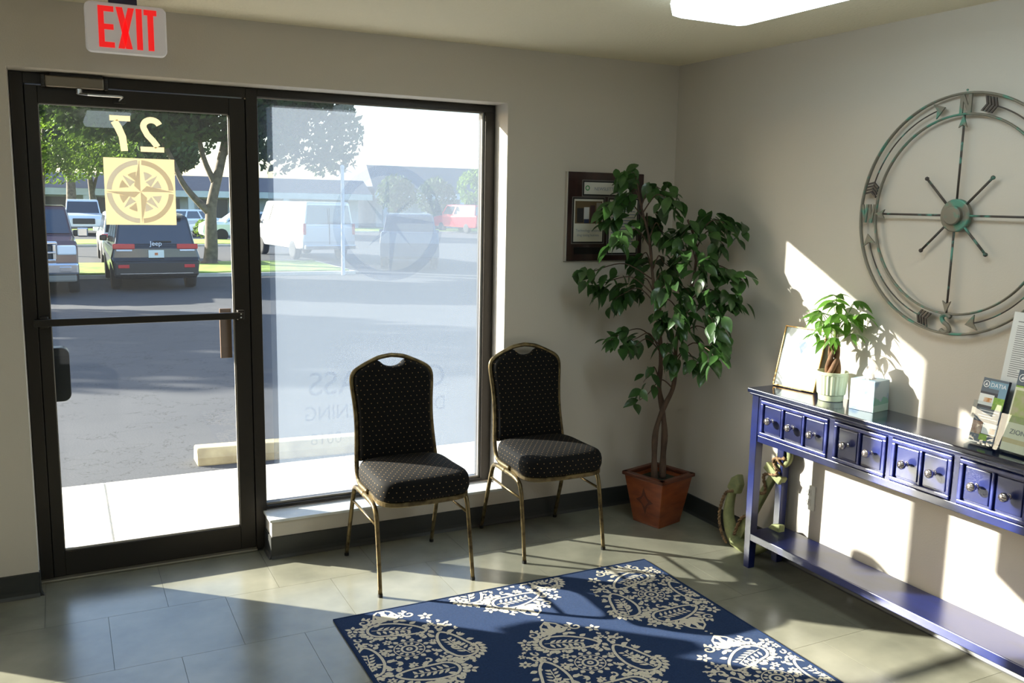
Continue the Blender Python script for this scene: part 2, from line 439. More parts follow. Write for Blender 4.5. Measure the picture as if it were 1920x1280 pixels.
# '2' and '7' drawn as strokes, mirrored left to right
def stroke2(b, path, w, f):
    P = [Vector((p[0], p[1], 0)) for p in path]; L = []
    for i, p in enumerate(P):
        a = P[max(0, i - 1)]; c = P[min(len(P) - 1, i + 1)]; t = (c - a).normalized(); nn = Vector((-t.y, t.x, 0))
        ww = w[i] if isinstance(w, list) else w
        L.append((p + nn * ww / 2, p - nn * ww / 2))
    for (a0, a1), (c0, c1) in zip(L, L[1:]):
        b.face([f(a0.x, a0.y), f(a1.x, a1.y), f(c1.x, c1.y), f(c0.x, c0.y)])
num = thing('door_number', 'tan number 27 on the door glass, read mirrored from inside', 'number sign', (-2.74, GY, 1.95))
f7 = lambda u, v: (-2.808 - u, GY, zb + v)        # u to the right when read from outside
b = MB()
f7b = lambda u, v: (-2.808 - u, GY - 0.0004, zb + v)
b.face([f7b(-0.042, 0.148), f7b(0.04, 0.148), f7b(0.04, 0.1255), f7b(-0.042, 0.1255)])
stroke2(b, [(0.0225, 0.1245), (0.008, 0.100), (-0.008, 0.06), (-0.014, 0.0)], [0.030, 0.031, 0.030, 0.028], f7)
b.build('digit', tan_m, num)
f2 = lambda u, v: (-2.682 - u, GY, zb + v)
b = MB()
arc = [(-0.034, 0.100)] + [(0.033 * cos(a) , 0.108 + 0.028 * sin(a)) for a in [pi - 0.3 - k * (pi + 0.2) / 12 for k in range(13)]]
arc += [(0.018, 0.072), (-0.004, 0.048), (-0.022, 0.0225)]
stroke2(b, arc[1:], 0.026, f2)
f2b = lambda u, v: (-2.682 - u, GY - 0.0004, zb + v)
b.face([f2b(-0.048, 0.022), f2b(0.048, 0.022), f2b(0.048, 0), f2b(-0.048, 0)])
b.build('digit', tan_m, num)
lc = (-2.737, 1.704); hw = 0.143
logo = thing('compass_sticker', 'square cream sticker with a grey compass rose on the door glass', 'sticker', (lc[0], GY, lc[1]))
b = MB(); b.box(lc[0] - hw, lc[0] + hw, GY - 0.0002, GY + 0.0006, lc[1] - hw, lc[1] + hw); b.build('sticker_sheet', cream_m, logo)
def lay(k): return lambda u, v: (lc[0] + u, GY - 0.0004 - 0.0003 * k, lc[1] + v)
b = MB(); [ring2(b, 0.115, 0.136, lay(1), a + 0.06, a + pi / 2 - 0.06, 16) for a in (pi / 2, pi)]; b.build('blue_half_ring', gB, logo)
b = MB(); [ring2(b, 0.115, 0.136, lay(1), a + 0.06, a + pi / 2 - 0.06, 16) for a in (-pi / 2, 0)]; b.build('grey_half_ring', gA, logo)
for side, mm in ((0, gA), (1, gB)):
    for k in range(8):
        b = MB(); a = k * pi / 4 + pi / 8
        left = cos(a) < 0
        if left != (side == 0): continue
        fw = lay(1)
        R0, R1 = 0.050, 0.087
        P = [(R1 * cos(a + q), R1 * sin(a + q)) for q in [(-0.22 + 0.44 * j / 6) for j in range(7)]]
        b.face([fw(R0 * cos(a), R0 * sin(a))] + [fw(*p) for p in P]); b.build('inner_wedge', mm, logo)
def star(m1, m2, R, w, rot, k, n1, n2, r0=0.0):
    fn = lay(k)
    for q in range(4):
        b1 = MB(); b2 = MB()
        a = rot + q * pi / 2
        tip = (R * cos(a), R * sin(a)); sl_ = (w * cos(a + pi / 4), w * sin(a + pi / 4)); sr_ = (w * cos(a - pi / 4), w * sin(a - pi / 4))
        if r0:
            q0 = (r0 * cos(a), r0 * sin(a)); e0 = (r0 * 1.02 * cos(a + 0.33), r0 * 1.02 * sin(a + 0.33)); e1 = (r0 * 1.02 * cos(a - 0.33), r0 * 1.02 * sin(a - 0.33))
            b1.face([fn(*q0), fn(*e0), fn(*tip), fn(*e1)])
        else:
            b1.face([fn(0, 0), fn(*sl_), fn(*tip)]); b2.bm.free()
        b1.build(n1, m1, logo)
star(gB, gB, 0.100, 0.034, pi / 4, 3, 'small_star', 'small_star', 0.046)
star(gA, gA, 0.139, 0.036, 0, 5, 'star_dark_side', 'star_tip')
bpy.context.view_layer.update()

# second window left of the photograph's frame
w2 = thing('window_2', 'second shop window left of the entrance door', 'window', (-4.8, YF, 0.19)); w2['kind'] = 'structure'
member('mullion', LX0 + 0.002, LX0 + 0.05, 0.197, ZT - 0.002, par=w2); member('mullion', LX1 - 0.05, LX1 - 0.002, 0.197, ZT - 0.002, par=w2)
member('head_rail', LX0 + 0.05, LX1 - 0.05, 2.14, ZT - 0.002, par=w2); member('bottom_rail', LX0 + 0.05, LX1 - 0.05, 0.197, 0.212, par=w2)
b = MB(); b.box(LX0 + 0.05, LX1 - 0.05, YF + 0.028, YF + 0.034, 0.212, 2.14); b.build('glass_pane', glass_m, w2)
b = MB(); b.box(LX0, LX1, -0.013, YF, 0.180, 0.196); b.build('window_sill', sill_m, w2)

# ------------------------------------------------ exit sign
sx0, sx1, sz0, sz1, sy = -2.936, -2.646, 2.228, 2.412, -0.20
ex = thing('exit_sign', 'white EXIT sign with red letters over the glass door', 'exit sign', (-2.79, sy, 2.32))
def rrect(x0, x1, z0, z1, r, n=5):
    P = []
    for (cx, cz, a0) in ((x1 - r, z1 - r, 0), (x0 + r, z1 - r, pi / 2), (x0 + r, z0 + r, pi), (x1 - r, z0 + r, 3 * pi / 2)):
        for k in range(n + 1): a = a0 + k * pi / 2 / n; P.append((cx + r * cos(a), cz + r * sin(a)))
    return P
sp_ = mat('white_sign_plastic', (216, 212, 214), 0.4, emit=0.10)
b = MB(); b.prism(rrect(sx0, sx1, sz0, sz1, 0.022), lambda u, v, a: (u, a, v), sy - 0.022, sy + 0.022); b.build('housing', sp_, ex, bevel=0.006, smooth=False)
red_m = mat('lit_red_letters', (236, 28, 30), 0.4, emit=0.55)
b = MB(); cx = -2.79
f = lambda u, v, a: (cx + u, a, 2.322 + v)
ya, yb_ = sy - 0.0225, sy - 0.0245
def rc(u0, u1, v0, v1): b.prism([(u0, v0), (u1, v0), (u1, v1), (u0, v1)], f, ya, yb_)
hL = 0.076
rc(-0.100, -0.080, -hL, hL); rc(-0.080, -0.045, hL - 0.020, hL); rc(-0.080, -0.047, -0.010, 0.010); rc(-0.080, -0.045, -hL, -hL + 0.020)
b.build('letter_e', red_m, ex)
b = MB(); b.prism([(-0.037, hL), (-0.014, hL), (0.018, -hL), (-0.006, -hL)], f, ya, yb_); b.prism([(0.006, hL), (-0.010 + 0.038, hL), (-0.010, -hL), (-0.033, -hL)], f, ya + 0.0002, yb_ + 0.0001 * 0); b.build('letter_x', red_m, ex)
b = MB(); rc(0.034, 0.055, -hL, hL); b.build('letter_i', red_m, ex)
b = MB(); rc(0.062, 0.108, hL - 0.020, hL); rc(0.075, 0.096, -hL, hL - 0.020); b.build('letter_t', red_m, ex)
b = MB(); b.box(-2.85, -2.75, sy - 0.018, sy + 0.018, sz1, H - 0.001); b.build('ceiling_canopy', mat('dark_canopy', (52, 56, 84), 0.5), ex)

# ------------------------------------------------ ceiling light
fx0, fx1, fy0, fy1 = -1.10, -0.745, -2.63, -1.40
lt = thing('ceiling_light', 'long fluorescent ceiling light with a glowing frosted lens', 'ceiling light', (-0.92, -2.0, H))
b = MB(); b.box(fx0 + 0.02, fx1 - 0.02, fy0 + 0.01, fy1 - 0.01, H - 0.045, H - 0.001); b.build('housing', mat('white_metal', (230, 228, 220), 0.5), lt)
lens_m = mat('frosted_lens', (226, 246, 252), 0.35, emit=6.0)
b = MB()
def sec(y, k=0):
    return [Vector((fx0 + 0.004, y, H - 0.035)), Vector((fx0, y, H - 0.05)), Vector((fx0 + 0.012, y, H - 0.088)), Vector((fx0 + 0.05, y, H - 0.093)), Vector((fx1 - 0.05, y, H - 0.093)), Vector((fx1 - 0.012, y, H - 0.088)), Vector((fx1, y, H - 0.05)), Vector((fx1 - 0.004, y, H - 0.035))]
b.rings([sec(fy0), sec(fy1)])
b.build('lens', lens_m, lt)
for k_, (dx_, dy_, lb_) in enumerate(((-3.1, -0.6, 'added unseen fluorescent light brightening the left part of the room'), (-1.7, -2.9, 'added unseen fluorescent light brightening the rear of the room'))):
    l2 = copy_tree(lt); l2.location = (lt.location.x + dx_, lt.location.y + dy_, H); l2['label'] = lb_  # unseen copies of the fixture, added to brighten walls and ceiling
    l2['group'] = 'fluorescent ceiling lights'
lt['group'] = 'fluorescent ceiling lights'

# ------------------------------------------------ outlet
ol = thing('wall_outlet', 'white double power outlet on the wall under the blue table', 'outlet', (0, -1.148, 0.358))
b = MB(); b.box(-0.007, 0, -1.184, -1.112, 0.30, 0.418); b.build('cover_plate', mat('outlet_white', (236, 232, 222), 0.4), ol, bevel=0.002)
for zz in (0.336, 0.382):
    b = MB(); b.box(-0.009, -0.006, -1.165, -1.131, zz - 0.016, zz + 0.016); s_ = b.build('socket', mat('socket_white', (225, 220, 208), 0.4), ol, bevel=0.001)
    b = MB()
    for dy in (-0.007, 0.007): b.box(-0.0095, -0.0088, -1.148 + dy - 0.0012, -1.148 + dy + 0.0012, zz - 0.002, zz + 0.008)
    b.box(-0.0095, -0.0088, -1.150, -1.146, zz - 0.011, zz - 0.007)
    b.build('slot', black_m, s_)
# ---------------------------------------------------------------- outside
def gz(y): return -0.17 if y < 2 else max(-0.54, -0.17 - 0.0266 * (y - 2))
conc_m = mat('sidewalk_concrete', (206, 200, 186), 0.85, var=(188, 182, 168), vscale=3, bump=0.3, bscale=60)
def grass_mat():
    return mat('mown_grass', (132, 158, 52), 0.9, var=(96, 122, 40), vscale=2.2, vlow=0.4, vhigh=0.65, bump=1, bscale=14)
asph = bpy.data.materials.new('cracked_asphalt'); asph.use_nodes = True
_n = asph.node_tree.nodes; _l = asph.node_tree.links; _b = _n['Principled BSDF']; _b.inputs['Roughness'].default_value = 0.9; _b.inputs['Specular IOR Level'].default_value = 0.15
tc = _n.new('ShaderNodeTexCoord')
n1 = _n.new('ShaderNodeTexNoise'); n1.inputs['Scale'].default_value = 0.9; n1.inputs['Detail'].default_value = 6; _l.new(tc.outputs['Object'], n1.inputs[0])
n2 = _n.new('ShaderNodeTexNoise'); n2.inputs['Scale'].default_value = 60; _l.new(tc.outputs['Object'], n2.inputs[0])
dis = _n.new('ShaderNodeVectorMath'); dis.operation = 'ADD'; nn = _n.new('ShaderNodeTexNoise'); nn.inputs['Scale'].default_value = 6; nn.inputs['Detail'].default_value = 5; _l.new(tc.outputs['Object'], nn.inputs[0])
sc_ = _n.new('ShaderNodeVectorMath'); sc_.operation = 'SCALE'; sc_.inputs['Scale'].default_value = 0.75; _l.new(nn.outputs['Color'], sc_.inputs[0])
_l.new(tc.outputs['Object'], dis.inputs[0]); _l.new(sc_.outputs[0], dis.inputs[1])
vo = _n.new('ShaderNodeTexVoronoi'); vo.feature = 'DISTANCE_TO_EDGE'; vo.inputs['Scale'].default_value = 1.25; _l.new(dis.outputs[0], vo.inputs['Vector'])
th_ = _n.new('ShaderNodeMapRange'); th_.inputs[1].default_value = 0.004; th_.inputs[2].default_value = 0.011; _l.new(vo.outputs['Distance'], th_.inputs[0])
mxa = _n.new('ShaderNodeMix'); mxa.data_type = 'RGBA'; mxa.inputs[6].default_value = lin((84, 84, 86)); mxa.inputs[7].default_value = lin((68, 70, 74)); _l.new(n1.outputs[0], mxa.inputs[0])
mxb = _n.new('ShaderNodeMix'); mxb.data_type = 'RGBA'; mxb.blend_type = 'MULTIPLY'; mxb.inputs[0].default_value = 0.45; _l.new(mxa.outputs[2], mxb.inputs[6]); _l.new(th_.outputs[0], mxb.inputs[7])
_l.new(mxb.outputs[2], _b.inputs['Base Color'])
bpn = _n.new('ShaderNodeBump'); bpn.inputs['Strength'].default_value = 0.12; bpn.inputs['Distance'].default_value = 0.01; _l.new(n2.outputs[0], bpn.inputs['Height']); _l.new(bpn.outputs[0], _b.inputs['Normal'])
b = MB()
for (y0, y1) in ((1.74, 2.0), (2.0, 15.9), (15.9, 320)):
    b.box(-120, 160, y0, y1, -1.4, -1.3) if False else None
    b.face([(-120, y0, gz(y0)), (160, y0, gz(y0)), (160, y1, gz(y1)), (-120, y1, gz(y1))])
o = b.build('ground_asphalt', asph); o['kind'] = 'structure'; o['label'] = 'cracked grey asphalt parking lot outside the glass'; o['category'] = 'parking lot'
sw = bpy.data.objects.new('sidewalk', None); COL.objects.link(sw); sw.location = (0, 0.9, -0.05); sw['kind'] = 'structure'; sw['label'] = 'sunlit concrete sidewalk outside the door'; sw['category'] = 'sidewalk'
x = -2.893 - 1.5 * 8
while x < 14:
    b = MB(); b.box(x + 0.004, x + 1.496, YO + 0.001, 1.715, -0.20, -0.05); b.build('concrete_slab', conc_m, sw, bevel=0.006); x += 1.5
b = MB(); b.box(-2.893 - 12, 14, YO, 1.735, -0.25, -0.056); b.build('kerb', conc_m, sw, bevel=0.01)
# wheel stop
ws_m = mat('aged_concrete_stop', (190, 178, 142), 0.85, var=(158, 146, 116), vscale=7, bump=0.5, bscale=40)
ws = MB(); sec_ = [(2.27, 0), (2.47, 0), (2.47, 0.06), (2.435, 0.125), (2.305, 0.125), (2.27, 0.06)]
ws.rings([[Vector((xx, y - 0.0 + dy, gz(y) - 0.002 + z)) for y, z in sec_] for xx, dy in ((-2.285, 0.0), (-0.90, -0.12))])
tag(ws.build('wheel_stop', ws_m, bevel=0.012), 'low concrete wheel stop at the edge of the sidewalk', 'wheel stop')
# grass strips and kerbs
gr_m = grass_mat()
def strip(x0, x1, y0, y1, h, lbl, hook=None):
    s_ = thing('grass_island', lbl, 'grass strip', ((x0 + x1) / 2, (y0 + y1) / 2, -0.54)); s_['kind'] = 'structure'
    b = MB(); b.box(x0, x1, y0, y1, -0.56, -0.54 + h); b.build('kerb', conc_m, s_, bevel=0.02)
    b = MB(); b.box(x0 + 0.15, x1 - 0.15, y0 + 0.15, y1 - 0.15, -0.5, -0.54 + h + 0.03); b.build('turf', gr_m, s_, bevel=0.03)
strip(-26, 4.9, 22.2, 26.9, 0.10, 'sunlit grass strip under the big tree beyond the parking row')
strip(-40, 7.0, 38.6, 43.2, 0.10, 'second grass strip beyond the road')
strip(-60, 60, 56.0, 63.0, 0.08, 'grass bed along the front of the far building')
# ------------------------------------------------ cars
tyre_m = mat('tyre_rubber', (24, 24, 25), 0.8); rim_m = mat('alloy_rim', (150, 152, 156), 0.3, metal=0.8)
cg_m = mat('car_window_glass', (40, 48, 60), 0.06, spec=0.8, coat=0.8)
red_l = mat('red_tail_lens', (196, 40, 48), 0.2, coat=0.6); wht_l = mat('clear_lamp_lens', (226, 230, 236), 0.15, coat=0.6); chr_m = mat('car_chrome', (214, 216, 222), 0.15, metal=0.9)
trim_m = mat('black_car_trim', (22, 22, 24), 0.5)
def paint(n, c): return mat(n, c, 0.22, coat=0.8, metal=0.15)
def make_car(name, label, loc, rz, L, W, Hb, Hr, col, roof, prof, cat='car', panel_van=False):
    """local: +y is the front, origin under the middle; Hb belt height, Hr roof height; roof = (rear y at belt, rear y at roof, front y at roof, front y at belt)"""
    r = thing(name, label, cat, M=T(*loc) @ Rz(rz))
    h = L / 2; m = paint('car_paint', col)
    def tuck(z): return W / 2 - (0.06 if z < 0.45 else 0.0) - (0.05 if z > Hb - 0.12 else 0)
    b = MB(); b.rings([[Vector((s * tuck(v), u, v)) for u, v in prof] for s in (-1, 1)])
    b.build('body', m, r, world=False, bevel=0.05, bseg=3)
    rb, rr, fr_, fb = roof; wi = W / 2 - 0.07; wr_ = W / 2 - 0.22
    Q = lambda w, y0, y1, z: [Vector((-w, y0, z)), Vector((w, y0, z)), Vector((w, y1, z)), Vector((-w, y1, z))]
    b = MB(); b.rings([Q(wi, rb, fb, Hb - 0.04), Q(wr_ + 0.02, rr, fr_, Hr - 0.03), Q(wr_ - 0.04, rr + 0.08, fr_ - 0.08, Hr)]); cab = b.build('cabin', m, r, world=False, bevel=0.03)
    def gl(n, corners, off):
        c = sum(corners, Vector()) / 4; nn = (corners[1] - corners[0]).cross(corners[3] - corners[0]).normalized()
        if nn.dot(off) < 0: nn = -nn
        P = [c + (p - c) * 1 + nn * 0.008 for p in corners]; P2 = [p + nn * 0.006 for p in P]
        b = MB(); b.rings([P, P2]); return b.build(n, cg_m, cab, world=False)
    lerp = lambda a, c, t: a + (c - a) * t
    def side(s, t0, t1, ya, yc):
        z0, z1 = lerp(Hb - 0.04, Hr - 0.03, t0), lerp(Hb - 0.04, Hr - 0.03, t1)
        w0, w1 = lerp(wi, wr_ + 0.02, t0), lerp(wi, wr_ + 0.02, t1)
        def yl(u, t): return lerp(lerp(rb, rr, t), lerp(fb, fr_, t), u)
        gl('side_window', [Vector((s * w0, yl(ya, t0), z0)), Vector((s * w0, yl(yc, t0), z0)), Vector((s * w1, yl(yc, t1), z1)), Vector((s * w1, yl(ya, t1), z1))], Vector((s, 0, 0)))
    for s in (-1, 1):
        if not panel_van: side(s, 0.14, 0.88, 0.05, 0.30); side(s, 0.14, 0.88, 0.34, 0.62)
        side(s, 0.14, 0.88, 0.78 if panel_van else 0.66, 0.94)
    for (nm, yb_, yr_, sg) in (('rear_window', rb, rr, -1), ('windscreen', fb, fr_, 1)):
        z0, z1 = lerp(Hb - 0.04, Hr - 0.03, 0.12), lerp(Hb - 0.04, Hr - 0.03, 0.90)
        w0, w1 = lerp(wi, wr_ + 0.02, 0.12) - 0.06, lerp(wi, wr_ + 0.02, 0.9) - 0.05
        gl(nm, [Vector((-w0, lerp(yb_, yr_, 0.12), z0)), Vector((w0, lerp(yb_, yr_, 0.12), z0)), Vector((w1, lerp(yb_, yr_, 0.9), z1)), Vector((-w1, lerp(yb_, yr_, 0.9), z1))], Vector((0, sg, 0)))
    R = 0.36 if Hr > 1.6 else 0.33
    for s in (-1, 1):
        for yw in (h * 0.62, -h * 0.60):
            M = T(s * (W / 2 - 0.13), yw, R) @ Ry(s * pi / 2)
            b = MB(); b.lathe([(R * 0.6, -0.11), (R * 0.94, -0.11), (R, -0.07), (R, 0.07), (R * 0.94, 0.125), (R * 0.62, 0.125)], seg=24, M=M); w_ = b.build('wheel', tyre_m, r, world=False, smooth=True)
            b = MB(); b.lathe([(R * 0.62, 0.10), (R * 0.60, 0.12), (R * 0.15, 0.10), (0.02, 0.11)], seg=16, M=M); b.build('rim', rim_m, w_, world=False)
        b = MB(); b.box(s * (W / 2 + 0.02) - 0.09, s * (W / 2 + 0.02) + 0.09, fb - 0.25, fb - 0.16, Hb - 0.02, Hb + 0.13); b.build('mirror', m if cat == 'car' else trim_m, r, world=False, bevel=0.03)
    return r
def bx(par, n, m, x0, x1, y0, y1, z0, z1, bev=0.01):
    b = MB(); b.box(min(x0, x1), max(x0, x1), y0, y1, z0, z1); return b.build(n, m, par, world=False, bevel=bev)
ZG = -0.54
# black SUV seen from behind
W, L = 1.93, 4.8
prof = [(-2.36, 0.30), (-2.40, 0.42), (-2.40, 0.72), (-2.34, 0.80), (-2.32, 1.05), (2.0, 1.02), (2.30, 0.90), (2.38, 0.55), (2.36, 0.32), (1.9, 0.28), (-1.9, 0.28)]
suv = make_car('black_suv', 'black sport utility car parked with its rear towards the door', (-1.06, 18.4 + 2.4, ZG), 0, L, W, 1.06, 1.76, (20, 22, 27), (-2.28, -1.95, 0.55, 1.25), prof)
bx(suv, 'rear_bumper', mat('bumper_black', (30, 31, 34), 0.4), -0.93, 0.93, -2.47, -2.30, 0.36, 0.72, 0.05)
for s in (-1, 1):
    bx(suv, 'tail_lamp', red_l, s * 0.46, s * 0.93, -2.372, -2.26, 0.995, 1.115, 0.015); bx(suv, 'reversing_lamp', wht_l, s * 0.52, s * 0.86, -2.365, -2.27, 0.945, 0.985, 0.008)
    bx(suv, 'reflector', red_l, s * 0.60, s * 0.84, -2.485, -2.44, 0.56, 0.64, 0.01); bx(suv, 'roof_rail', chr_m, s * 0.64, s * 0.68, -1.8, 0.2, 1.77, 1.81, 0.01)
pl_ = bx(suv, 'licence_plate', mat('plate_white', (222, 226, 216), 0.5), -0.17, 0.17, -2.375, -2.33, 0.79, 0.97, 0.004)
bx(suv, 'plate_print', mat('plate_orange', (206, 120, 70), 0.6), -0.035, 0.035, -2.379, -2.372, 0.85, 0.91, 0)
bx(suv, 'bumper_step', chr_m, -0.8, 0.8, -2.484, -2.46, 0.425, 0.44, 0)
text('Jeep', 0.155, wht_l, suv, 'badge', T(0, -2.345, 1.12) @ M_BACK, 0.006)
bx(suv, 'rear_spoiler', paint('car_paint', (20, 22, 27)), -0.62, 0.62, -2.10, -1.85, 1.70, 1.76, 0.02)
bx(suv, 'wiper', trim_m, -0.05, 0.35, -2.27, -2.24, 1.16, 1.18, 0)
# maroon pickup, front towards the door
prof = [(-2.8, 0.45), (-2.85, 0.9), (-2.8, 1.25), (1.0, 1.25), (1.3, 1.28), (2.62, 1.22), (2.80, 1.10), (2.84, 0.62), (2.80, 0.42), (2.2, 0.36), (-2.2, 0.36)]
pk = make_car('pickup_truck', 'dark maroon pickup truck with a chrome grille behind the left edge of the door glass', (-3.72, 17.6 + 2.85, ZG), pi, 5.7, 2.02, 1.27, 1.95, (72, 36, 38), (-1.9, -1.7, 0.35, 1.15), prof, cat='pickup truck')
bx(pk, 'front_bumper', chr_m, -1.0, 1.0, 2.76, 2.96, 0.50, 0.76, 0.05)
bx(pk, 'bumper_skirt', mat('grey_skirt', (120, 118, 112), 0.5), -0.95, 0.95, 2.70, 2.92, 0.34, 0.50, 0.04)
bx(pk, 'grille', mat('dark_grille', (46, 46, 50), 0.4), -0.50, 0.50, 2.80, 2.86, 0.82, 1.14, 0.03)
bx(pk, 'grille_frame', chr_m, -0.60, 0.60, 2.78, 2.90, 1.14, 1.22, 0.03); bx(pk, 'grille_bar', chr_m, -0.56, 0.56, 2.82, 2.90, 0.95, 1.00, 0.015); bx(pk, 'grille_frame', chr_m, -0.56, 0.56, 2.80, 2.90, 0.79, 0.84, 0.02)
for s in (-1, 1):
    bx(pk, 'headlamp', wht_l, s * 0.58, s * 0.96, 2.74, 2.86, 0.92, 1.13, 0.03); bx(pk, 'fog_lamp', chr_m, s * 0.62, s * 0.85, 2.94, 2.975, 0.56, 0.68, 0.02)
    bx(pk, 'grille_side', chr_m, s * 0.50, s * 0.57, 2.80, 2.89, 0.82, 1.16, 0.02); bx(pk, 'tow_mirror', chr_m, s * 1.03, s * 1.26, 0.95, 1.08, 1.24, 1.46, 0.03)
# white SUV behind the black one
prof2 = [(-2.2, 0.30), (-2.25, 0.45), (-2.25, 0.75), (-2.2, 0.95), (-2.1, 1.02), (1.9, 1.0), (2.2, 0.85), (2.25, 0.5), (2.2, 0.30), (1.8, 0.27), (-1.8, 0.27)]
ws_ = make_car('white_crossover', 'white crossover half hidden behind the left side of the black SUV', (-0.98, 29.4, ZG), 0.0, 4.5, 1.84, 1.0, 1.68, (222, 226, 226), (-2.1, -1.6, 0.5, 1.2), prof2)
for s in (-1, 1): bx(ws_, 'tail_lamp', red_l, s * 0.5, s * 0.9, -2.24, -2.10, 0.88, 1.0, 0.02)
bx(ws_, 'rear_bumper', trim_m, -0.88, 0.88, -2.30, -2.15, 0.34, 0.6, 0.04)
# white cargo van, rear towards the window
vprof = [(-2.7, 0.45), (-2.75, 0.7), (-2.72, 1.25), (1.9, 1.22), (2.6, 1.1), (2.75, 0.9), (2.75, 0.5), (2.4, 0.40), (-2.3, 0.40)]
vn = make_car('cargo_van', 'tall white cargo van seen through the hazy window', (5.35, 30.9, ZG), radians(8), 5.6, 2.05, 1.26, 2.12, (226, 228, 230), (-2.70, -2.62, 1.5, 2.05), vprof, cat='van', panel_van=True)
for s in (-1, 1): bx(vn, 'tail_lamp', red_l, s * 0.90, s * 1.0, -2.77, -2.70, 0.95, 1.35, 0.01)
bx(vn, 'rear_bumper', chr_m, -0.98, 0.98, -2.9, -2.72, 0.42, 0.58, 0.03); bx(vn, 'door_gap', trim_m, -0.012, 0.012, -2.75, -2.735, 0.6, 1.9, 0)
# grey SUV seen from behind at an angle
gs = make_car('grey_suv', 'grey sport utility car beside the white van behind the hazy window', (7.75, 25.3, ZG), radians(-20), 4.7, 1.9, 1.08, 1.80, (84, 92, 108), (-2.2, -1.85, 0.6, 1.3), prof)
for s in (-1, 1): bx(gs, 'tail_lamp', red_l, s * 0.55, s * 0.93, -2.37, -2.26, 0.85, 1.02, 0.02)
bx(gs, 'licence_plate', mat('plate_white', (222, 226, 216), 0.5), -0.17, 0.17, -2.42, -2.33, 0.72, 0.86, 0.004)
# far vehicles
v2 = make_car('delivery_van', 'small far white van between the left tree trunks', (-1.85, 52.5, ZG), pi, 4.8, 1.95, 1.05, 1.95, (224, 230, 236), (-2.3, -2.2, 1.1, 1.7), vprof, cat='van')
bx(v2, 'grille', mat('dark_grille', (46, 46, 50), 0.4), -0.55, 0.55, 2.74, 2.80, 0.65, 0.95, 0.03)
v3 = make_car('far_white_car', 'small far white car right of the compass sticker', (3.15, 50.0, ZG), pi / 2 + 0.3, 4.3, 1.8, 0.98, 1.5, (226, 230, 236), (-1.9, -1.2, 0.6, 1.3), prof2)
rt = make_car('red_truck', 'small far red truck at the right edge of the hazy window', (23.4, 56.2, ZG), 0.2, 5.2, 2.0, 1.25, 2.0, (196, 30, 34), (-2.5, -2.4, 1.2, 1.8), vprof, cat='truck')
for s in (-1, 1): bx(rt, 'tail_lamp', red_l, s * 0.8, s * 0.98, -2.78, -2.70, 0.9, 1.2, 0.01)
bx(rt, 'licence_plate', mat('plate_white', (222, 226, 216), 0.5), -0.17, 0.17, -2.80, -2.72, 0.7, 0.86, 0.004)
v4 = make_car('parked_hatchback', 'white hatchback at the left end of the hazy window', (5.6, 44.0, ZG), pi / 2, 4.3, 1.8, 0.98, 1.5, (220, 224, 230), (-1.9, -1.4, 0.6, 1.3), prof2)
# light pole
b = MB(); b.tube([(4.45, 22.0, -0.54), (4.45, 22.0, 2.6)], 0.055, 10); b.ball((4.45, 22.0, 2.62), 0.07, 8)
tag(b.build('sign_post', mat('white_post', (196, 206, 214), 0.5)), 'thin pale post standing in front of the white van', 'post')
# ------------------------------------------------ buildings
wbm = mat('white_stucco', (216, 222, 228), 0.8, var=(200, 206, 212), vscale=1.5); rfm = mat('slate_grey_roof', (92, 96, 108), 0.85, var=(78, 82, 92), vscale=8, aniso=(0.4, 4, 4)); dkw = mat('dark_storefront', (60, 66, 76), 0.2)
def building(name, label, x0, x1, y, eave, ridge, h0, roofm=rfm):
    bd = thing(name, label, 'building', ((x0 + x1) / 2, y, ZG))
    b = MB(); b.box(x0, x1, y, y + 10, ZG, eave); b.build('wall', wbm, bd)
    b = MB(); b.rings([[Vector((x, y - 1.6, eave - 0.1)), Vector((x, y - 1.6, eave + 0.12)), Vector((x, y + 0.6, ridge)), Vector((x, y + 9, ridge)), Vector((x, y + 10.5, eave))] for x in (x0 - 0.6, x1 + 0.6)]); b.build('mansard_roof', roofm, bd)
    b = MB(); b.box(x0 - 0.62, x1 + 0.62, y - 1.75, y - 1.6, eave - 0.35, eave + 0.1); b.build('fascia', wbm, bd)
    x = x0 + 1.0; k = 0
    while x < x1 - 2:
        b = MB(); b.box(x, x + (1.0 if k % 3 == 0 else 2.1), y - 0.06, y + 0.02, ZG + (0.05 if k % 3 == 0 else 0.6), eave - 0.5); w_ = b.build('window' if k % 3 else 'entrance_door', dkw, bd)
        b = MB(); b.box(x - 0.06, x, y - 0.1, y, ZG + 0.05, eave - 0.45); b.build('pane_frame', wbm, w_)
        b = MB(); b.box(x - 0.9, x - 0.5, y - 1.7, y - 1.3, ZG, eave - 0.1); b.build('column', wbm, bd)
        x += 3.4; k += 1
    return bd
building('office_building', 'long low white building with a grey mansard roof beyond the parking lot', -22, 18.4, 66, 2.0, 3.2, 0)
building('warehouse_building', 'far building with a tall grey roof rising behind the hazy window at right', 20.5, 60, 68, 2.2, 4.55, 0)
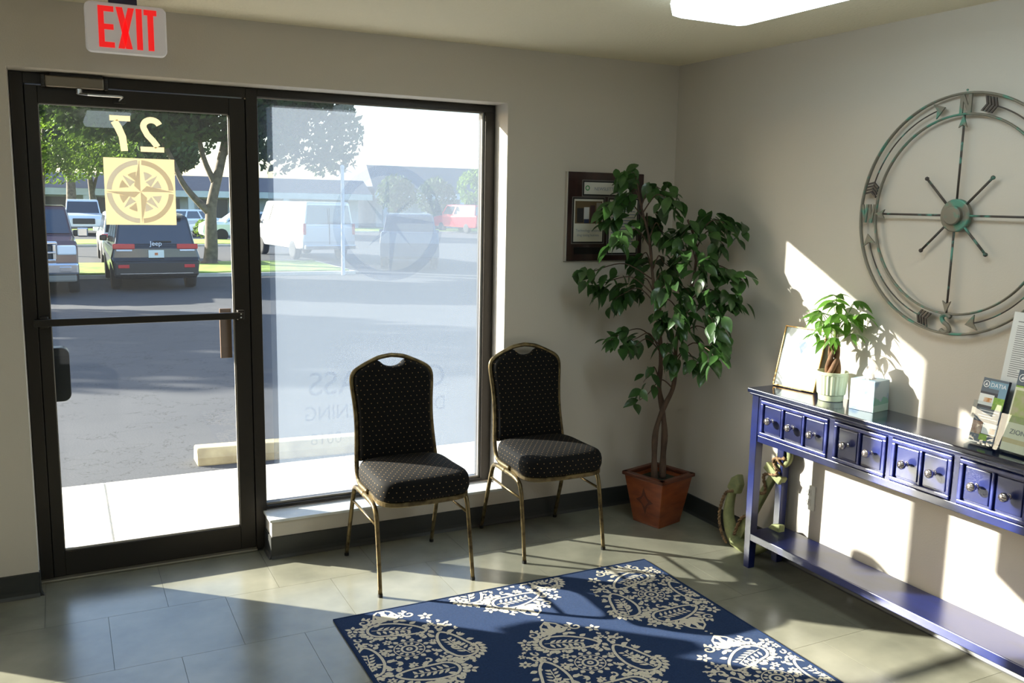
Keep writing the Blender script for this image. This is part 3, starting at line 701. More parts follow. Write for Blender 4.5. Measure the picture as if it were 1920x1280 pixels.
# ------------------------------------------------ trees
barko = mat('oak_bark', (112, 100, 86), 0.9, var=(78, 70, 62), vscale=6, bump=0.8, bscale=18)
lfo = mat('oak_leaves', (66, 88, 36), 0.8, var=(44, 64, 28), vscale=1.2, trans=0.3); lfo2 = mat('young_leaves', (112, 138, 44), 0.8, var=(80, 108, 34), vscale=1.5, trans=0.4)
def crown(name, m, par, blobs, n, size, seed, thr=-0.25):
    r = random.Random(seed); verts = []; faces = []
    vol = [bl[3] * bl[4] * bl[5] for bl in blobs]; tot = sum(vol)
    for bl, v in zip(blobs, vol):
        cx, cy, cz, rx, ry, rz_ = bl
        for _ in range(int(n * v / tot)):
            while True:
                u = Vector((r.uniform(-1, 1), r.uniform(-1, 1), r.uniform(-1, 1)))
                if u.length < 1 and u.length > 0.25: break
            q = mnoise.noise(Vector((cx + u.x * rx, cy + u.y * ry, cz + u.z * rz_)) * 0.9)
            if q < thr: continue
            c = Vector((cx + u.x * rx, cy + u.y * ry, cz + u.z * rz_))
            a = Vector((r.gauss(0, 1), r.gauss(0, 1), r.gauss(0, 1))).normalized(); b_ = a.orthogonal().normalized(); s_ = size * r.uniform(0.6, 1.3); c2 = a.cross(b_)
            k = len(verts); verts += [c - b_ * s_, c + c2 * s_ * 0.45, c + b_ * s_, c - c2 * s_ * 0.45]; faces.append((k, k + 1, k + 2, k + 3))
    me = bpy.data.meshes.new(name); me.from_pydata([tuple(v) for v in verts], [], faces); me.materials.append(m)
    o = bpy.data.objects.new(name, me); COL.objects.link(o); o['kind'] = 'stuff'
    o.parent = par; o.matrix_basis = par.matrix_basis.inverted() if par else Matrix()
    return o
def tree(name, label, base, limbs, blobs, n, size, m, seed, m2=None, n2=0, blobs2=None, group=None):
    t = thing(name, label, 'tree', base, group=group)
    for i, (P, r0, r1) in enumerate(limbs):
        Q = smoothp(P, 4); b = MB(); b.tube(Q, [ease(r0, r1, (k / len(Q)) ** 0.8) * (1.5 if (k == 0 and i == 0) else 1) for k in range(len(Q))], 10); b.build('trunk' if i == 0 else 'limb', barko, t, smooth=True)
    crown('foliage', m, t, blobs, n, size, seed)
    if m2: crown('foliage', m2, t, blobs2, n2, size, seed + 1)
    return t
tree('oak_tree', 'big spreading oak tree right of the black SUV', (1.25, 26.0, -0.42),
     [([(1.22, 26, -0.45), (1.27, 26, 0.1), (1.28, 26, 0.8), (1.33, 26, 1.5), (1.60, 26, 2.6), (1.9, 26, 4.0), (2.0, 26, 6)], 0.24, 0.10),
      ([(1.28, 26, 1.15), (0.85, 26, 1.6), (0.45, 26, 2.15), (0.1, 26, 3.0), (-0.6, 26, 4.3)], 0.13, 0.05), ([(1.45, 26, 2.1), (1.1, 26, 3.0), (0.9, 26, 4.5)], 0.11, 0.05), ([(1.7, 26, 3.0), (2.6, 26, 3.8), (3.6, 26, 5.0)], 0.10, 0.04)],
     [(1.2, 26, 6.4, 4.6, 4.0, 3.0), (-2.4, 26, 5.9, 2.8, 3, 2.2), (4.0, 26.5, 5.0, 2.2, 2.5, 1.6), (4.7, 26.2, 3.9, 1.7, 1.8, 1.3), (5.2, 26, 2.9, 0.9, 1.0, 0.5), (2.9, 26, 3.9, 1.6, 2, 1.1), (3.2, 25.6, 2.9, 1.0, 1.0, 0.5), (0.0, 25.5, 4.0, 1.6, 2, 0.8), (-1.6, 26, 4.0, 1.5, 2, 0.8)], 46000, 0.145, lfo, 3)
tree('young_tree', 'lighter green tree behind the left of the door glass', (-3.6, 33.0, -0.45),
     [([(-3.6, 33, -0.5), (-3.55, 33, 1.5), (-3.4, 33, 4)], 0.12, 0.05)],
     [(-3.4, 33, 3.9, 1.5, 1.5, 1.4), (-2.2, 33, 3.4, 1.2, 1.2, 1.2), (-2.9, 33.5, 2.7, 1.1, 1.0, 0.7), (-1.2, 33, 3.5, 1.0, 1.0, 0.7)], 5200, 0.10, lfo2, 8)
tree('tall_oak_tree', 'tall tree with a pale sunlit trunk left of the compass sticker', (-2.30, 58.2, -0.48),
     [([(-2.35, 58.2, -0.5), (-2.3, 58.2, 1.5), (-2.25, 58.2, 3.6), (-2.1, 58.2, 7)], 0.36, 0.16)],
     [(-2.3, 58.0, 6.2, 4.0, 1.6, 3.0), (-4.5, 58.0, 4.6, 2.6, 1.5, 1.8), (0.6, 58.0, 4.8, 2.6, 1.5, 1.9), (3.4, 58, 5.8, 3.2, 1.5, 2.6)], 9000, 0.22, lfo, 13)
tree('leaning_oak_tree', 'tree with a slim dark trunk beside the white delivery van', (-0.95, 61.9, -0.48),
     [([(-0.9, 61.9, -0.5), (-1.0, 61.9, 1.5), (-1.15, 61.9, 3.6), (-1.3, 61.9, 6)], 0.24, 0.10), ([(-1.0, 61.9, 1.7), (-0.6, 61.9, 3.2), (-0.2, 61.9, 4.5)], 0.12, 0.06)],
     [(-0.8, 61.9, 6.4, 3.0, 1.2, 2.6), (0.4, 61.9, 4.0, 1.4, 1.3, 1.0)], 4200, 0.22, lfo, 17)
tree('palm_like_tree', 'thin tree behind the right edge of the compass sticker', (2.95, 54.0, -0.54), [([(2.95, 54, -0.55), (3.0, 54, 2.5), (3.0, 54, 4.0)], 0.20, 0.12)], [(3.0, 54, 4.2, 1.8, 1.5, 1.3)], 1600, 0.22, lfo, 23)
for i, (x, y, h_, lb_) in enumerate(((19.7, 60.5, 3.0, 'small bushy tree left of centre in front of the tall grey roof'), (23.1, 61.0, 2.9, 'small bushy tree in the middle in front of the tall grey roof'), (26.6, 61.5, 3.7, 'brighter bushy tree at the right in front of the tall grey roof'))):
    tree('street_tree', lb_, (x, y, -0.48), [([(x, y, -0.5), (x, y, 1.0), (x, y, 2)], 0.14, 0.08)], [(x, y, h_ - 0.9, 1.55, 1.4, 1.5)], 1500, 0.20, lfo2 if i == 2 else lfo, 30 + i, group='small trees before the grey roof')
# trees out of the frame to the left, whose shade lies on the lot
for i, (x, y) in enumerate(((-15.5, 21.0), (-26.5, 24.5), (-8.9, 27.8))):
    tree('roadside_oak', ('roadside oak whose shade falls on the near part of the lot', 'roadside oak farthest to the left of the lot', 'smaller roadside oak nearest the maroon pickup')[i], (x, y, -0.54), [([(x, y, -0.55), (x, y, 2), (x, y, 5)], 0.25, 0.12)], [(x, y, 5.2, 4.4 if i < 2 else 3.2, 3.9 if i < 2 else 2.6, 2.6)], 5200, 0.26, lfo, 50 + i)
sh = thing('shrub', 'round yellow-green shrub behind the big oak trunk', 'shrub', (3.85, 45.5, ZG)); crown('foliage', lfo2, sh, [(3.85, 45.5, 0.0, 0.65, 0.55, 0.55)], 900, 0.09, 71)
b = MB(); b.tube([(3.85, 45.5, ZG), (3.85, 45.5, 0)], 0.05, 6); b.build('stem', barko, sh)
# ---------------------------------------------------------------- banquet chairs
def dotted(name, base, dot, su, sv, r, rough=0.85):
    m = bpy.data.materials.new(name); m.use_nodes = True
    n = m.node_tree.nodes; l = m.node_tree.links; b = n['Principled BSDF']
    b.inputs['Roughness'].default_value = rough; b.inputs['Specular IOR Level'].default_value = 0.25
    uv = n.new('ShaderNodeUVMap'); uv.uv_map = 'UVMap'
    def lattice(off):
        a = n.new('ShaderNodeVectorMath'); a.operation = 'DIVIDE'; l.new(uv.outputs[0], a.inputs[0]); a.inputs[1].default_value = (su, sv, 1)
        c = n.new('ShaderNodeVectorMath'); c.operation = 'ADD'; l.new(a.outputs[0], c.inputs[0]); c.inputs[1].default_value = (off, off, 0)
        fr = n.new('ShaderNodeVectorMath'); fr.operation = 'FRACTION'; l.new(c.outputs[0], fr.inputs[0])
        s = n.new('ShaderNodeVectorMath'); s.operation = 'SUBTRACT'; l.new(fr.outputs[0], s.inputs[0]); s.inputs[1].default_value = (0.5, 0.5, 0)
        k = n.new('ShaderNodeVectorMath'); k.operation = 'MULTIPLY'; l.new(s.outputs[0], k.inputs[0]); k.inputs[1].default_value = (su, sv, 0)
        e = n.new('ShaderNodeVectorMath'); e.operation = 'LENGTH'; l.new(k.outputs[0], e.inputs[0])
        t = n.new('ShaderNodeMath'); t.operation = 'LESS_THAN'; l.new(e.outputs['Value'], t.inputs[0]); t.inputs[1].default_value = r
        return t.outputs[0]
    mx = n.new('ShaderNodeMath'); mx.operation = 'MAXIMUM'; l.new(lattice(0.0), mx.inputs[0]); l.new(lattice(0.5), mx.inputs[1])
    c = n.new('ShaderNodeMix'); c.data_type = 'RGBA'; l.new(mx.outputs[0], c.inputs[0]); c.inputs[6].default_value = lin(base); c.inputs[7].default_value = lin(dot)
    l.new(c.outputs[2], b.inputs['Base Color'])
    return m
fabric_m = dotted('black_dotted_fabric', (9, 8, 8), (150, 122, 80), 0.030, 0.042, 0.0021)
gold_m = mat('antique_gold_metal', (124, 108, 76), 0.33, metal=0.75, var=(70, 58, 40), vscale=30, vlow=0.45, vhigh=0.7)
foot_m = mat('dark_foot_cap', (16, 14, 12), 0.5)
def box_uv(o):
    me = o.data; uvl = me.uv_layers.new(name='UVMap')
    for p in me.polygons:
        nx, ny, nz = (abs(a) for a in p.normal)
        for li in p.loop_indices:
            v = me.vertices[me.loops[li].vertex_index].co
            if nz > 0.6: q = (v.x, v.y)
            elif ny >= nx: q = (v.x, v.z)
            else: q = (v.y, v.z)
            uvl.data[li].uv = q
def yb(z):       # side profile of the back: y as a function of height
    P = [(0.40, 0.100), (0.44, 0.142), (0.50, 0.160), (0.60, 0.178), (0.70, 0.194), (0.80, 0.210), (0.90, 0.228), (0.98, 0.240)]
    for (z0, y0), (z1, y1) in zip(P, P[1:]):
        if z <= z1: return y0 + (y1 - y0) * (z - z0) / (z1 - z0)
    return P[-1][1]
def hw(z):       # half width of the back frame (tube centre)
    P = [(0.40, 0.205), (0.50, 0.199), (0.60, 0.192), (0.68, 0.190), (0.76, 0.194), (0.83, 0.201), (0.87, 0.201), (0.895, 0.190), (0.915, 0.162), (0.94, 0.108), (0.958, 0.06), (0.966, 0.025)]
    for (z0, y0), (z1, y1) in zip(P, P[1:]):
        if z <= z1: return 0.975 * (y0 + (y1 - y0) * (z - z0) / (z1 - z0))
    return P[-1][1]
def make_chair():
    root = thing('banquet_chair', '', 'chair')
    side = [(-0.206, -0.05, 0.408), (-0.207, 0.05, 0.408)] + [(-hw(z), yb(z), z) for z in (0.415, 0.45, 0.50, 0.60, 0.68, 0.76, 0.83, 0.87, 0.895, 0.915, 0.94, 0.958)] + [(0, yb(0.966), 0.966)]
    half = smoothp(side[:-1] + [side[-1]], 4)
    full = [Vector(p) for p in half] + [Vector((-p.x, p.y, p.z)) for p in reversed(half[:-1])]
    b = MB(); b.tube(full, 0.0112, 8, rx=1.0, ref=(0, 1, 0.2), sq=False); b.build('back_frame', gold_m, root, smooth=True)
    # padded back with a grip hole notch at the top
    out = []
    zs = [0.497, 0.60, 0.68, 0.76, 0.83, 0.87, 0.893, 0.910, 0.930]
    L = [(-(hw(z) - 0.009), z) for z in zs]
    out = [(-(hw(0.5) - 0.010), 0.492)] + L[1:] + [(-0.075, 0.943), (-0.060, 0.941), (-0.045, 0.928), (-0.025, 0.918), (0, 0.914)]
    left = smoothp([(u, 0, v) for u, v in out], 3)
    outl = [(p.x, p.z) for p in left] + [(-p.x, p.z) for p in reversed(left[:-1])]
    cx, cz = 0, 0.71
    def ring(sc, dy): return [Vector((cx + (u - cx) * sc, yb(cz + (v - cz) * sc) + dy, cz + (v - cz) * sc)) for u, v in outl]
    b = MB(); b.rings([ring(0.90, 0.022), ring(0.975, 0.017), ring(1.0, 0.006), ring(1.0, -0.010), ring(0.985, -0.022), ring(0.93, -0.031), ring(0.8, -0.036), ring(0.4, -0.038)])
    o = b.build('backrest', fabric_m, root, smooth=True); box_uv(o)
    # seat: rounded cushion over a gold band
    def plan(sc, n=40, z=0.42):
        R = []
        for k in range(n):
            a = 2 * pi * k / n; c, s_ = cos(a), sin(a); e = 0.37
            u = math.copysign(abs(c) ** e, c); v = math.copysign(abs(s_) ** e, s_)
            w = 0.206 if v > 0 else 0.206 + 0.012 * (-v)
            yy = -0.055 + v * 0.205 - (0.015 * (1 - u * u) if v < 0 else -0.008 * (1 - u * u))
            R.append(Vector((u * w * sc, -0.055 + (yy + 0.055) * sc, z)))
        return R
    b = MB(); b.rings([plan(0.985, z=0.392), plan(1.0, z=0.396), plan(1.0, z=0.412), plan(0.97, z=0.416)]); b.build('seat_frame', gold_m, root, smooth=False)
    b = MB(); b.rings([plan(0.97, z=0.412), plan(1.00, z=0.420), plan(1.025, z=0.440), plan(1.025, z=0.465), plan(1.005, z=0.487), plan(0.97, z=0.500), plan(0.86, z=0.509), plan(0.6, z=0.514), plan(0.25, z=0.516)])
    o = b.build('seat', fabric_m, root, smooth=True); box_uv(o)
    for s in (-1, 1):
        fp = smoothp([(s * 0.214, -0.02, 0.388), (s * 0.214, -0.11, 0.386), (s * 0.214, -0.165, 0.372), (s * 0.214, -0.190, 0.335), (s * 0.2145, -0.205, 0.27), (s * 0.216, -0.228, 0.14), (s * 0.218, -0.250, 0.012)], 4)
        rp = smoothp([(s * 0.214, -0.02, 0.388), (s * 0.214, 0.07, 0.389), (s * 0.214, 0.120, 0.378), (s * 0.2142, 0.146, 0.34), (s * 0.215, 0.172, 0.27), (s * 0.2165, 0.214, 0.14), (s * 0.218, 0.255, 0.012)], 4)
        for P in (fp, rp):
            n = len(P); b = MB(); b.tube(P, [ease(0.0125, 0.0095, i / n) for i in range(n)], 8, ref=(1, 0, 0)); lg = b.build('leg', gold_m, root, smooth=True)
            e = P[-1]; b = MB(); b.lathe([(0.011, 0), (0.011, 0.014)], (e.x, e.y, 0), 8); b.build('foot_cap', foot_m, lg)
        b = MB(); b.tube([(s * 0.2145, -0.200, 0.300), (s * 0.2145, 0.160, 0.306)], 0.006, 8); b.build('stretcher', gold_m, root, smooth=True)
    return root
c1 = make_chair()
c2 = copy_tree(c1)
c1.location = (-1.692, -0.358, 0); c1['label'] = 'black dotted banquet chair in front of the big window'
c2.location = (-0.952, -0.292, 0); c2['label'] = 'black dotted banquet chair against the wall beside the artificial tree'
c1['group'] = c2['group'] = 'banquet chairs by the window'
c2.rotation_euler = (0, 0, radians(-1.0))
# ---------------------------------------------------------------- blue console table
blue_m = mat('worn_navy_lacquer', (22, 34, 92), 0.34, var=(14, 20, 56), vscale=5, vlow=0.45, vhigh=0.66, coat=0.25, bump=0.04, bscale=30, aniso=(1, 0.4, 1))
bluetop_m = mat('navy_lacquer_top', (12, 18, 44), 0.15, var=(36, 42, 66), vscale=3, coat=0.7)
wear_m = mat('rubbed_blue_edge', (58, 66, 128), 0.34, var=(26, 34, 90), vscale=22, vlow=0.35, vhigh=0.6, coat=0.25)
chrome_m = mat('aged_chrome_knob', (214, 204, 206), 0.15, metal=0.95)
YA, YB2, XF, XB = -0.985, -2.84, -0.258, -0.012
tb = thing('console_table', 'long narrow navy blue console table with small drawers and a low shelf', 'table', (-0.135, -1.9, 0))
b = MB(); b.box(XF, XB, YB2 - 0.015, YA + 0.012, 0.846, 0.866); b.build('table_top', bluetop_m, tb, bevel=0.004)
b = MB(); b.box(XF + 0.008, XB - 0.004, YB2 - 0.007, YA + 0.004, 0.836, 0.846); b.build('top_moulding', blue_m, tb, bevel=0.003)
for yy in (YA, YB2 + 0.045):
    for xx in (XF + 0.022, XB - 0.050):
        b = MB()
        R = []
        for z, k in ((0.0, 0.86), (0.10, 0.93), (0.60, 1.0), (0.836, 1.0)):
            w = 0.021 * k; cxx, cyy = xx + 0.021, yy - 0.0225
            R.append([Vector((cxx - w, cyy - w, z)), Vector((cxx + w, cyy - w, z)), Vector((cxx + w, cyy + w, z)), Vector((cxx - w, cyy + w, z))])
        b.rings(R); b.build('leg', blue_m, tb, bevel=0.002)
b = MB(); b.box(XB - 0.035, XB - 0.015, YB2 + 0.05, YA - 0.05, 0.628, 0.836); b.build('back_panel', blue_m, tb)
for yy in (YA - 0.012, YB2 + 0.03):
    b = MB(); b.box(XF + 0.06, XB - 0.05, yy - 0.018, yy - 0.002, 0.628, 0.836); b.build('side_panel', blue_m, tb)
FX = XF + 0.026
b = MB(); b.box(FX, FX + 0.02, YB2 + 0.045, YA - 0.045, 0.618, 0.650); b.build('lower_rail', blue_m, tb, bevel=0.003)
b = MB(); b.box(FX, FX + 0.02, YB2 + 0.045, YA - 0.045, 0.824, 0.836); b.build('upper_rail', blue_m, tb)
b = MB(); b.box(XF + 0.024, XB - 0.01, YB2 + 0.012, YA - 0.012, 0.138, 0.174); b.build('shelf', blue_m, tb, bevel=0.003)
units = [(-1.045, -1.452, 3), (-1.482, -1.750, 2), (-1.772, -2.040, 2), (-2.064, -2.332, 2), (-2.362, -2.770, 3)]
prev = YA - 0.045
for (y0, y1, n) in units:
    b = MB(); b.box(FX - 0.001, FX + 0.02, y0, prev, 0.650, 0.824)
    if prev - y0 > 0.002: b.build('stile', blue_m, tb)
    else: b.bm.free()
    prev = y1
    # drawer with recessed square panels inside a raised moulding
    x0 = FX - 0.001; z0, z1 = 0.655, 0.820; g = 0.016; ft = 0.014
    bar = 0.012
    b = MB()
    b.box(x0 + 0.004, x0 + 0.018, y1 + 0.003, y0 - 0.003, z0, z1)
    dr = b.build('drawer', blue_m, tb)
    b = MB()
    yl, yr = y0 - 0.003, y1 + 0.003
    b.box(x0 - 0.008, x0 + 0.004, yr, yl, z1 - g, z1); b.box(x0 - 0.008, x0 + 0.004, yr, yl, z0, z0 + g)
    b.box(x0 - 0.008, x0 + 0.004, yl - g, yl, z0 + g, z1 - g); b.box(x0 - 0.008, x0 + 0.004, yr, yr + g, z0 + g, z1 - g)
    iw = (yl - yr - 2 * g - (n - 1) * bar) / n
    for k in range(1, n):
        yy = yl - g - k * iw - (k - 1) * bar
        b.box(x0 - 0.007, x0 + 0.004, yy - bar, yy, z0 + g, z1 - g)
    b.build('moulding', wear_m, dr, bevel=0.0035)
    for k in range(n):
        yc = yl - g - iw * (k + 0.5) - k * bar
        b = MB(); b.box(x0 - 0.0015, x0 + 0.0045, yc - iw / 2 + 0.006, yc + iw / 2 - 0.006, z0 + g + 0.006, z1 - g - 0.006); b.build('panel', blue_m, dr, bevel=0.003)
        b = MB(); M = T(x0 - 0.001, yc, (z0 + z1) / 2) @ Ry(-pi / 2)
        b.lathe([(0.011, 0), (0.009, 0.003), (0.006, 0.006), (0.006, 0.016), (0.012, 0.020), (0.0172, 0.027), (0.0168, 0.035), (0.012, 0.041), (0.003, 0.043)], seg=14, M=M)
        b.build('knob', chrome_m, dr, smooth=True)
TZ = 0.8665
# ------------------------------------------------ framed paper
fr = thing('certificate_frame', 'gold framed paper leaning on the wall at the corner end of the table', 'picture frame', M=T(-0.088, -1.088, TZ + 0.002) @ Rz(radians(10.5)) @ M_RIGHT @ Rx(radians(-15)))
W, Hh = 0.222, 0.286
b = MB(); b.box(-W / 2, W / 2, 0, Hh, -0.006, 0.0); b.build('backing', mat('brown_backing', (92, 66, 44), 0.7), fr, world=False)
gf = mat('thin_gold_frame', (176, 140, 84), 0.3, metal=0.7)
b = MB(); w = 0.006
for q in ((-W / 2, W / 2, 0, w), (-W / 2, W / 2, Hh - w, Hh), (-W / 2, -W / 2 + w, w, Hh - w), (W / 2 - w, W / 2, w, Hh - w)): b.box(q[0], q[1], q[2], q[3], -0.007, 0.007)
b.build('moulding', gf, fr, world=False, bevel=0.0015)
b = MB(); b.box(-W / 2 + w, W / 2 - w, w, Hh - w, 0, 0.001); b.build('paper', mat('white_paper', (240, 240, 236), 0.6), fr, world=False)
b = MB(); b.box(-W / 2 + w, W / 2 - w, w, Hh - w, 0.003, 0.005); b.build('glass_pane', glass_m, fr, world=False)
ink = mat('grey_ink', (120, 134, 158), 0.6)
b = MB(); ring2(b, 0.0, 0.024, lambda u, v: (u, v * 0.8 + 0.205, 0.0013), n=24); b.face([(-0.012, 0.187, 0.0013), (0.012, 0.187, 0.0013), (0.0, 0.158, 0.0013)])
for k in range(3): b.box(-0.05, 0.06, 0.250 + k * 0.008, 0.2515 + k * 0.008, 0.001, 0.0014)
b.build('emblem_print', ink, fr, world=False)
# ------------------------------------------------ tissue box
tx = thing('tissue_box', 'pale blue cube tissue box with a tissue sticking out', 'tissue box', M=T(-0.085, -1.515, TZ) @ Rz(radians(10)))
tb_m = mat('watercolour_card', (190, 206, 214), 0.6, var=(132, 166, 202), vscale=16, vlow=0.5, vhigh=0.68, detail=3)
w = 0.055
b = MB(); b.box(-w, w, -w, w, 0, 0.128); b.build('box', tb_m, tx, world=False, bevel=0.0015)
b = MB()
prof = [(-0.0555, -w)]
hill = [(-w, 0.028), (-w, 0.052)] + [(-w + 0.11 * t / 10, 0.052 + 0.010 * sin(t * 1.1) + 0.006 * sin(t * 2.3)) for t in range(11)] + [(w, 0.028)]
b.prism(hill, lambda u, v, a: (u, a, v), -w - 0.0004, -w - 0.0001)
b.build('hill_print', mat('green_print', (150, 200, 186), 0.6), tx, world=False)
b = MB(); b.prism([(-w, 0.0), (-w, 0.028), (w, 0.030), (w, 0.0)], lambda u, v, a: (u, a, v), -w - 0.0006, -w - 0.0001); b.build('hill_print', mat('teal_print', (190, 222, 214), 0.6), tx, world=False)
b = MB(); ring2(b, 0, 0.034, lambda u, v: (u * 1.0, v * 0.55, 0.1284), n=20); b.build('opening', mat('grey_opening', (150, 150, 150), 0.8), tx, world=False)
tis = mat('tissue_paper', (245, 238, 234), 0.8, trans=0.5)
R = []
for i in range(9):
    t = i / 8; row_ = []
    for j in range(13):
        a = -1 + 2 * j / 12
        wid = ease(0.024, 0.056, t) if t < 0.5 else ease(0.056, 0.030, (t - 0.5) * 2)
        row_.append(Vector((a * wid * (1 + 0.2 * sin(3 * t)) - 0.020 * t, 0.012 * sin(a * 9 + t * 2) * (1 - 0.3 * t) + 0.014 * t * a, 0.120 + 0.070 * t + 0.030 * (1 - abs(a)) * t + 0.022 * a * t)))
    R.append(row_)
b = MB(); b.rings(R, closed=False, cap=False); o = b.build('tissue', tis, tx, world=False, smooth=True)
# ------------------------------------------------ money plant
mp_ = thing('potted_braided_plant', 'small braided-trunk plant in a ribbed pale green pot', 'potted plant', (-0.098, -1.322, TZ))
pot_m = mat('pale_green_ceramic', (206, 212, 178), 0.35, coat=0.3)
b = MB(); seg = 96; R = []
def fl_(r, z, amp): return [Vector((mp_.location.x + (r + (amp * (0.5 + 0.5 * cos(k * 2 * pi / 4)) if amp else 0)) * cos(2 * pi * k / seg), mp_.location.y + (r + (amp * (0.5 + 0.5 * cos(k * pi / 2)) if amp else 0)) * sin(2 * pi * k / seg), TZ + z)) for k in range(seg)]
b.rings([fl_(0.050, 0, 0), fl_(0.052, 0.002, 0), fl_(0.054, 0.026, 0), fl_(0.057, 0.030, 0.0025), fl_(0.060, 0.060, 0.0025), fl_(0.064, 0.112, 0.0025), fl_(0.067, 0.116, 0), fl_(0.068, 0.127, 0), fl_(0.064, 0.128, 0), fl_(0.062, 0.110, 0)])
b.build('pot', pot_m, mp_)
b = MB(); b.lathe([(0.061, 0.108), (0.04, 0.112), (0.01, 0.114)], tuple(mp_.location), 24); b.build('soil', mat('dark_soil', (58, 46, 34), 0.95, bump=0.8, bscale=90), mp_)
trunk_m = mat('brown_trunk', (132, 96, 66), 0.8, var=(92, 66, 46), vscale=30, bump=0.5, bscale=60)
px_, py_ = mp_.location.x, mp_.location.y
for k in range(4):
    P = []
    for i in range(15):
        t = i / 14; a = k * pi / 2 + t * 3.2; r = 0.024 * (1 - 0.55 * t)
        P.append((px_ + r * cos(a), py_ + r * sin(a) * 1, TZ + 0.105 + 0.165 * t))
    b = MB(); b.tube(P, [ease(0.0135, 0.0085, i / 14) for i in range(15)], 8); b.build('trunk', trunk_m, mp_, smooth=True)
def leaf_mesh(name, m, L, Wd, droop=0.25, fold=0.18, n=7, tip=1.6):
    b = MB(); R = []
    for i in range(n + 1):
        t = i / n; w = Wd * (sin(pi * min(1, t ** 0.85)) ** 0.9) * (1 if t < 0.6 else (1 - (t - 0.6) * 0.25)); w = max(w, 0.0003)
        z = -droop * L * t * t
        R.append([Vector((-w, L * t, z + fold * w)), Vector((0, L * t, z)), Vector((w, L * t, z + fold * w))])
    b.rings(R, closed=False, cap=False)
    bmesh.ops.recalc_face_normals(b.bm, faces=b.bm.faces)
    me = bpy.data.meshes.new(name); b.bm.to_mesh(me); b.bm.free()
    for p in me.polygons: p.use_smooth = True
    me.materials.append(m); return me
mleaf_m = mat('bright_green_leaf', (104, 148, 54), 0.42, var=(66, 116, 38), vscale=20, trans=0.42, randv=0.25)
ml_ = [leaf_mesh('leaflet', mleaf_m, L, w, d) for L, w, d in ((0.085, 0.0145, 0.45), (0.070, 0.0135, 0.3), (0.060, 0.012, 0.55))]
def aim(p, d, roll=0):
    d = Vector(d).normalized(); up = Vector((0, 0, 1))
    x = d.cross(up); 
    if x.length < 1e-3: x = Vector((1, 0, 0))
    x.normalize(); z = x.cross(d)
    return Matrix.Translation(p) @ Matrix(((x.x, d.x, z.x), (x.y, d.y, z.y), (x.z, d.z, z.z))).to_4x4() @ Ry(roll)
rnd = random.Random(11)
stm = mat('green_stalk', (112, 132, 60), 0.6)
top = Vector((0, 0, 0.262))
stalks = MB()
heads = [(0.00, 0.01, 0.455), (0.03, -0.07, 0.440), (-0.03, 0.075, 0.385), (-0.02, -0.02, 0.42), (0.02, 0.05, 0.43), (-0.06, 0.035, 0.375), (-0.05, -0.055, 0.385), (0.03, -0.095, 0.385), (0.0, 0.10, 0.335), (-0.065, -0.01, 0.335), (0.01, -0.04, 0.375),
         (-0.045, 0.065, 0.285), (-0.06, -0.05, 0.285), (0.02, -0.075, 0.30), (-0.055, 0.01, 0.265), (0.035, 0.06, 0.30), (0.045, -0.02, 0.35)]
for (hx, hy, hz) in heads:
    base = top + Vector((rnd.uniform(-.01, .01), rnd.uniform(-.01, .01), rnd.uniform(-0.04, 0.03) + (0.05 if hz > 0.36 else -0.01)))
    hpt = Vector((hx, hy, hz)); mid = (base + hpt) / 2 + Vector((0, 0, 0.015))
    stalks.tube(smoothp([base, mid, hpt], 3), 0.0016, 5)
    outd = Vector((hx, hy, 0.02)); outd = outd.normalized() if outd.length > 0 else Vector((1, 0, 0))
    a0 = rnd.uniform(0, 1); nl = 5 if hz > 0.3 else 4
    for k in range(nl):
        a = a0 + 2 * pi * k / nl
        d = Vector((cos(a), sin(a), 0)) * 0.9 + outd * 0.55 + Vector((0, 0, rnd.uniform(-0.75, 0.0)))
        o = bpy.data.objects.new('leaf', ml_[rnd.randrange(3)]); COL.objects.link(o); o.parent = mp_
        q = hpt.copy(); dd = d.normalized()
        if mp_.location.x + q.x + dd.x * 0.08 > -0.005: dd.x = min(dd.x, (-0.008 - mp_.location.x - q.x) / 0.085)
        o.matrix_basis = aim(q, dd, rnd.uniform(-0.5, 0.5)) @ Matrix.Scale(rnd.uniform(0.9, 1.25) * (0.8 if hz < 0.31 else 1), 4)
stalks.tube([top + Vector((0, 0, -0.02)), top + Vector((0, 0, 0.07))], 0.006, 6)
o = stalks.build('stalk', stm, mp_, world=False)
# ------------------------------------------------ brochures
dk = mat('slate_print', (86, 100, 118), 0.5); lb = mat('sky_blue_print', (118, 158, 186), 0.5); wh = mat('white_print', (236, 238, 240), 0.5)
gn = mat('green_print_patch', (120, 170, 60), 0.5, var=(170, 200, 90), vscale=60); og = mat('orange_print_patch', (196, 128, 60), 0.5, var=(232, 220, 206), vscale=50)
rd = mat('russet_print_patch', (150, 110, 92), 0.5, var=(210, 190, 176), vscale=60); acr = glass_mat('clear_acrylic', (0.94, 0.96, 0.97), 1.49)
dkb = mat('dark_brochure', (46, 52, 70), 0.5)
def panel_thing(name, label, cat, y, x, lean, yaw=0, z=TZ, group=None):
    return thing(name, label, cat, M=T(x, y, z + 0.004) @ Rz(radians(yaw)) @ M_RIGHT @ Rx(radians(-lean)), group=group)
def pf(par, n, m, u0, u1, v0, v1, w=0.0012, th=0.0004):
    b = MB(); b.box(u0, u1, v0, v1, w, w + th); return b.build(n, m, par, world=False)
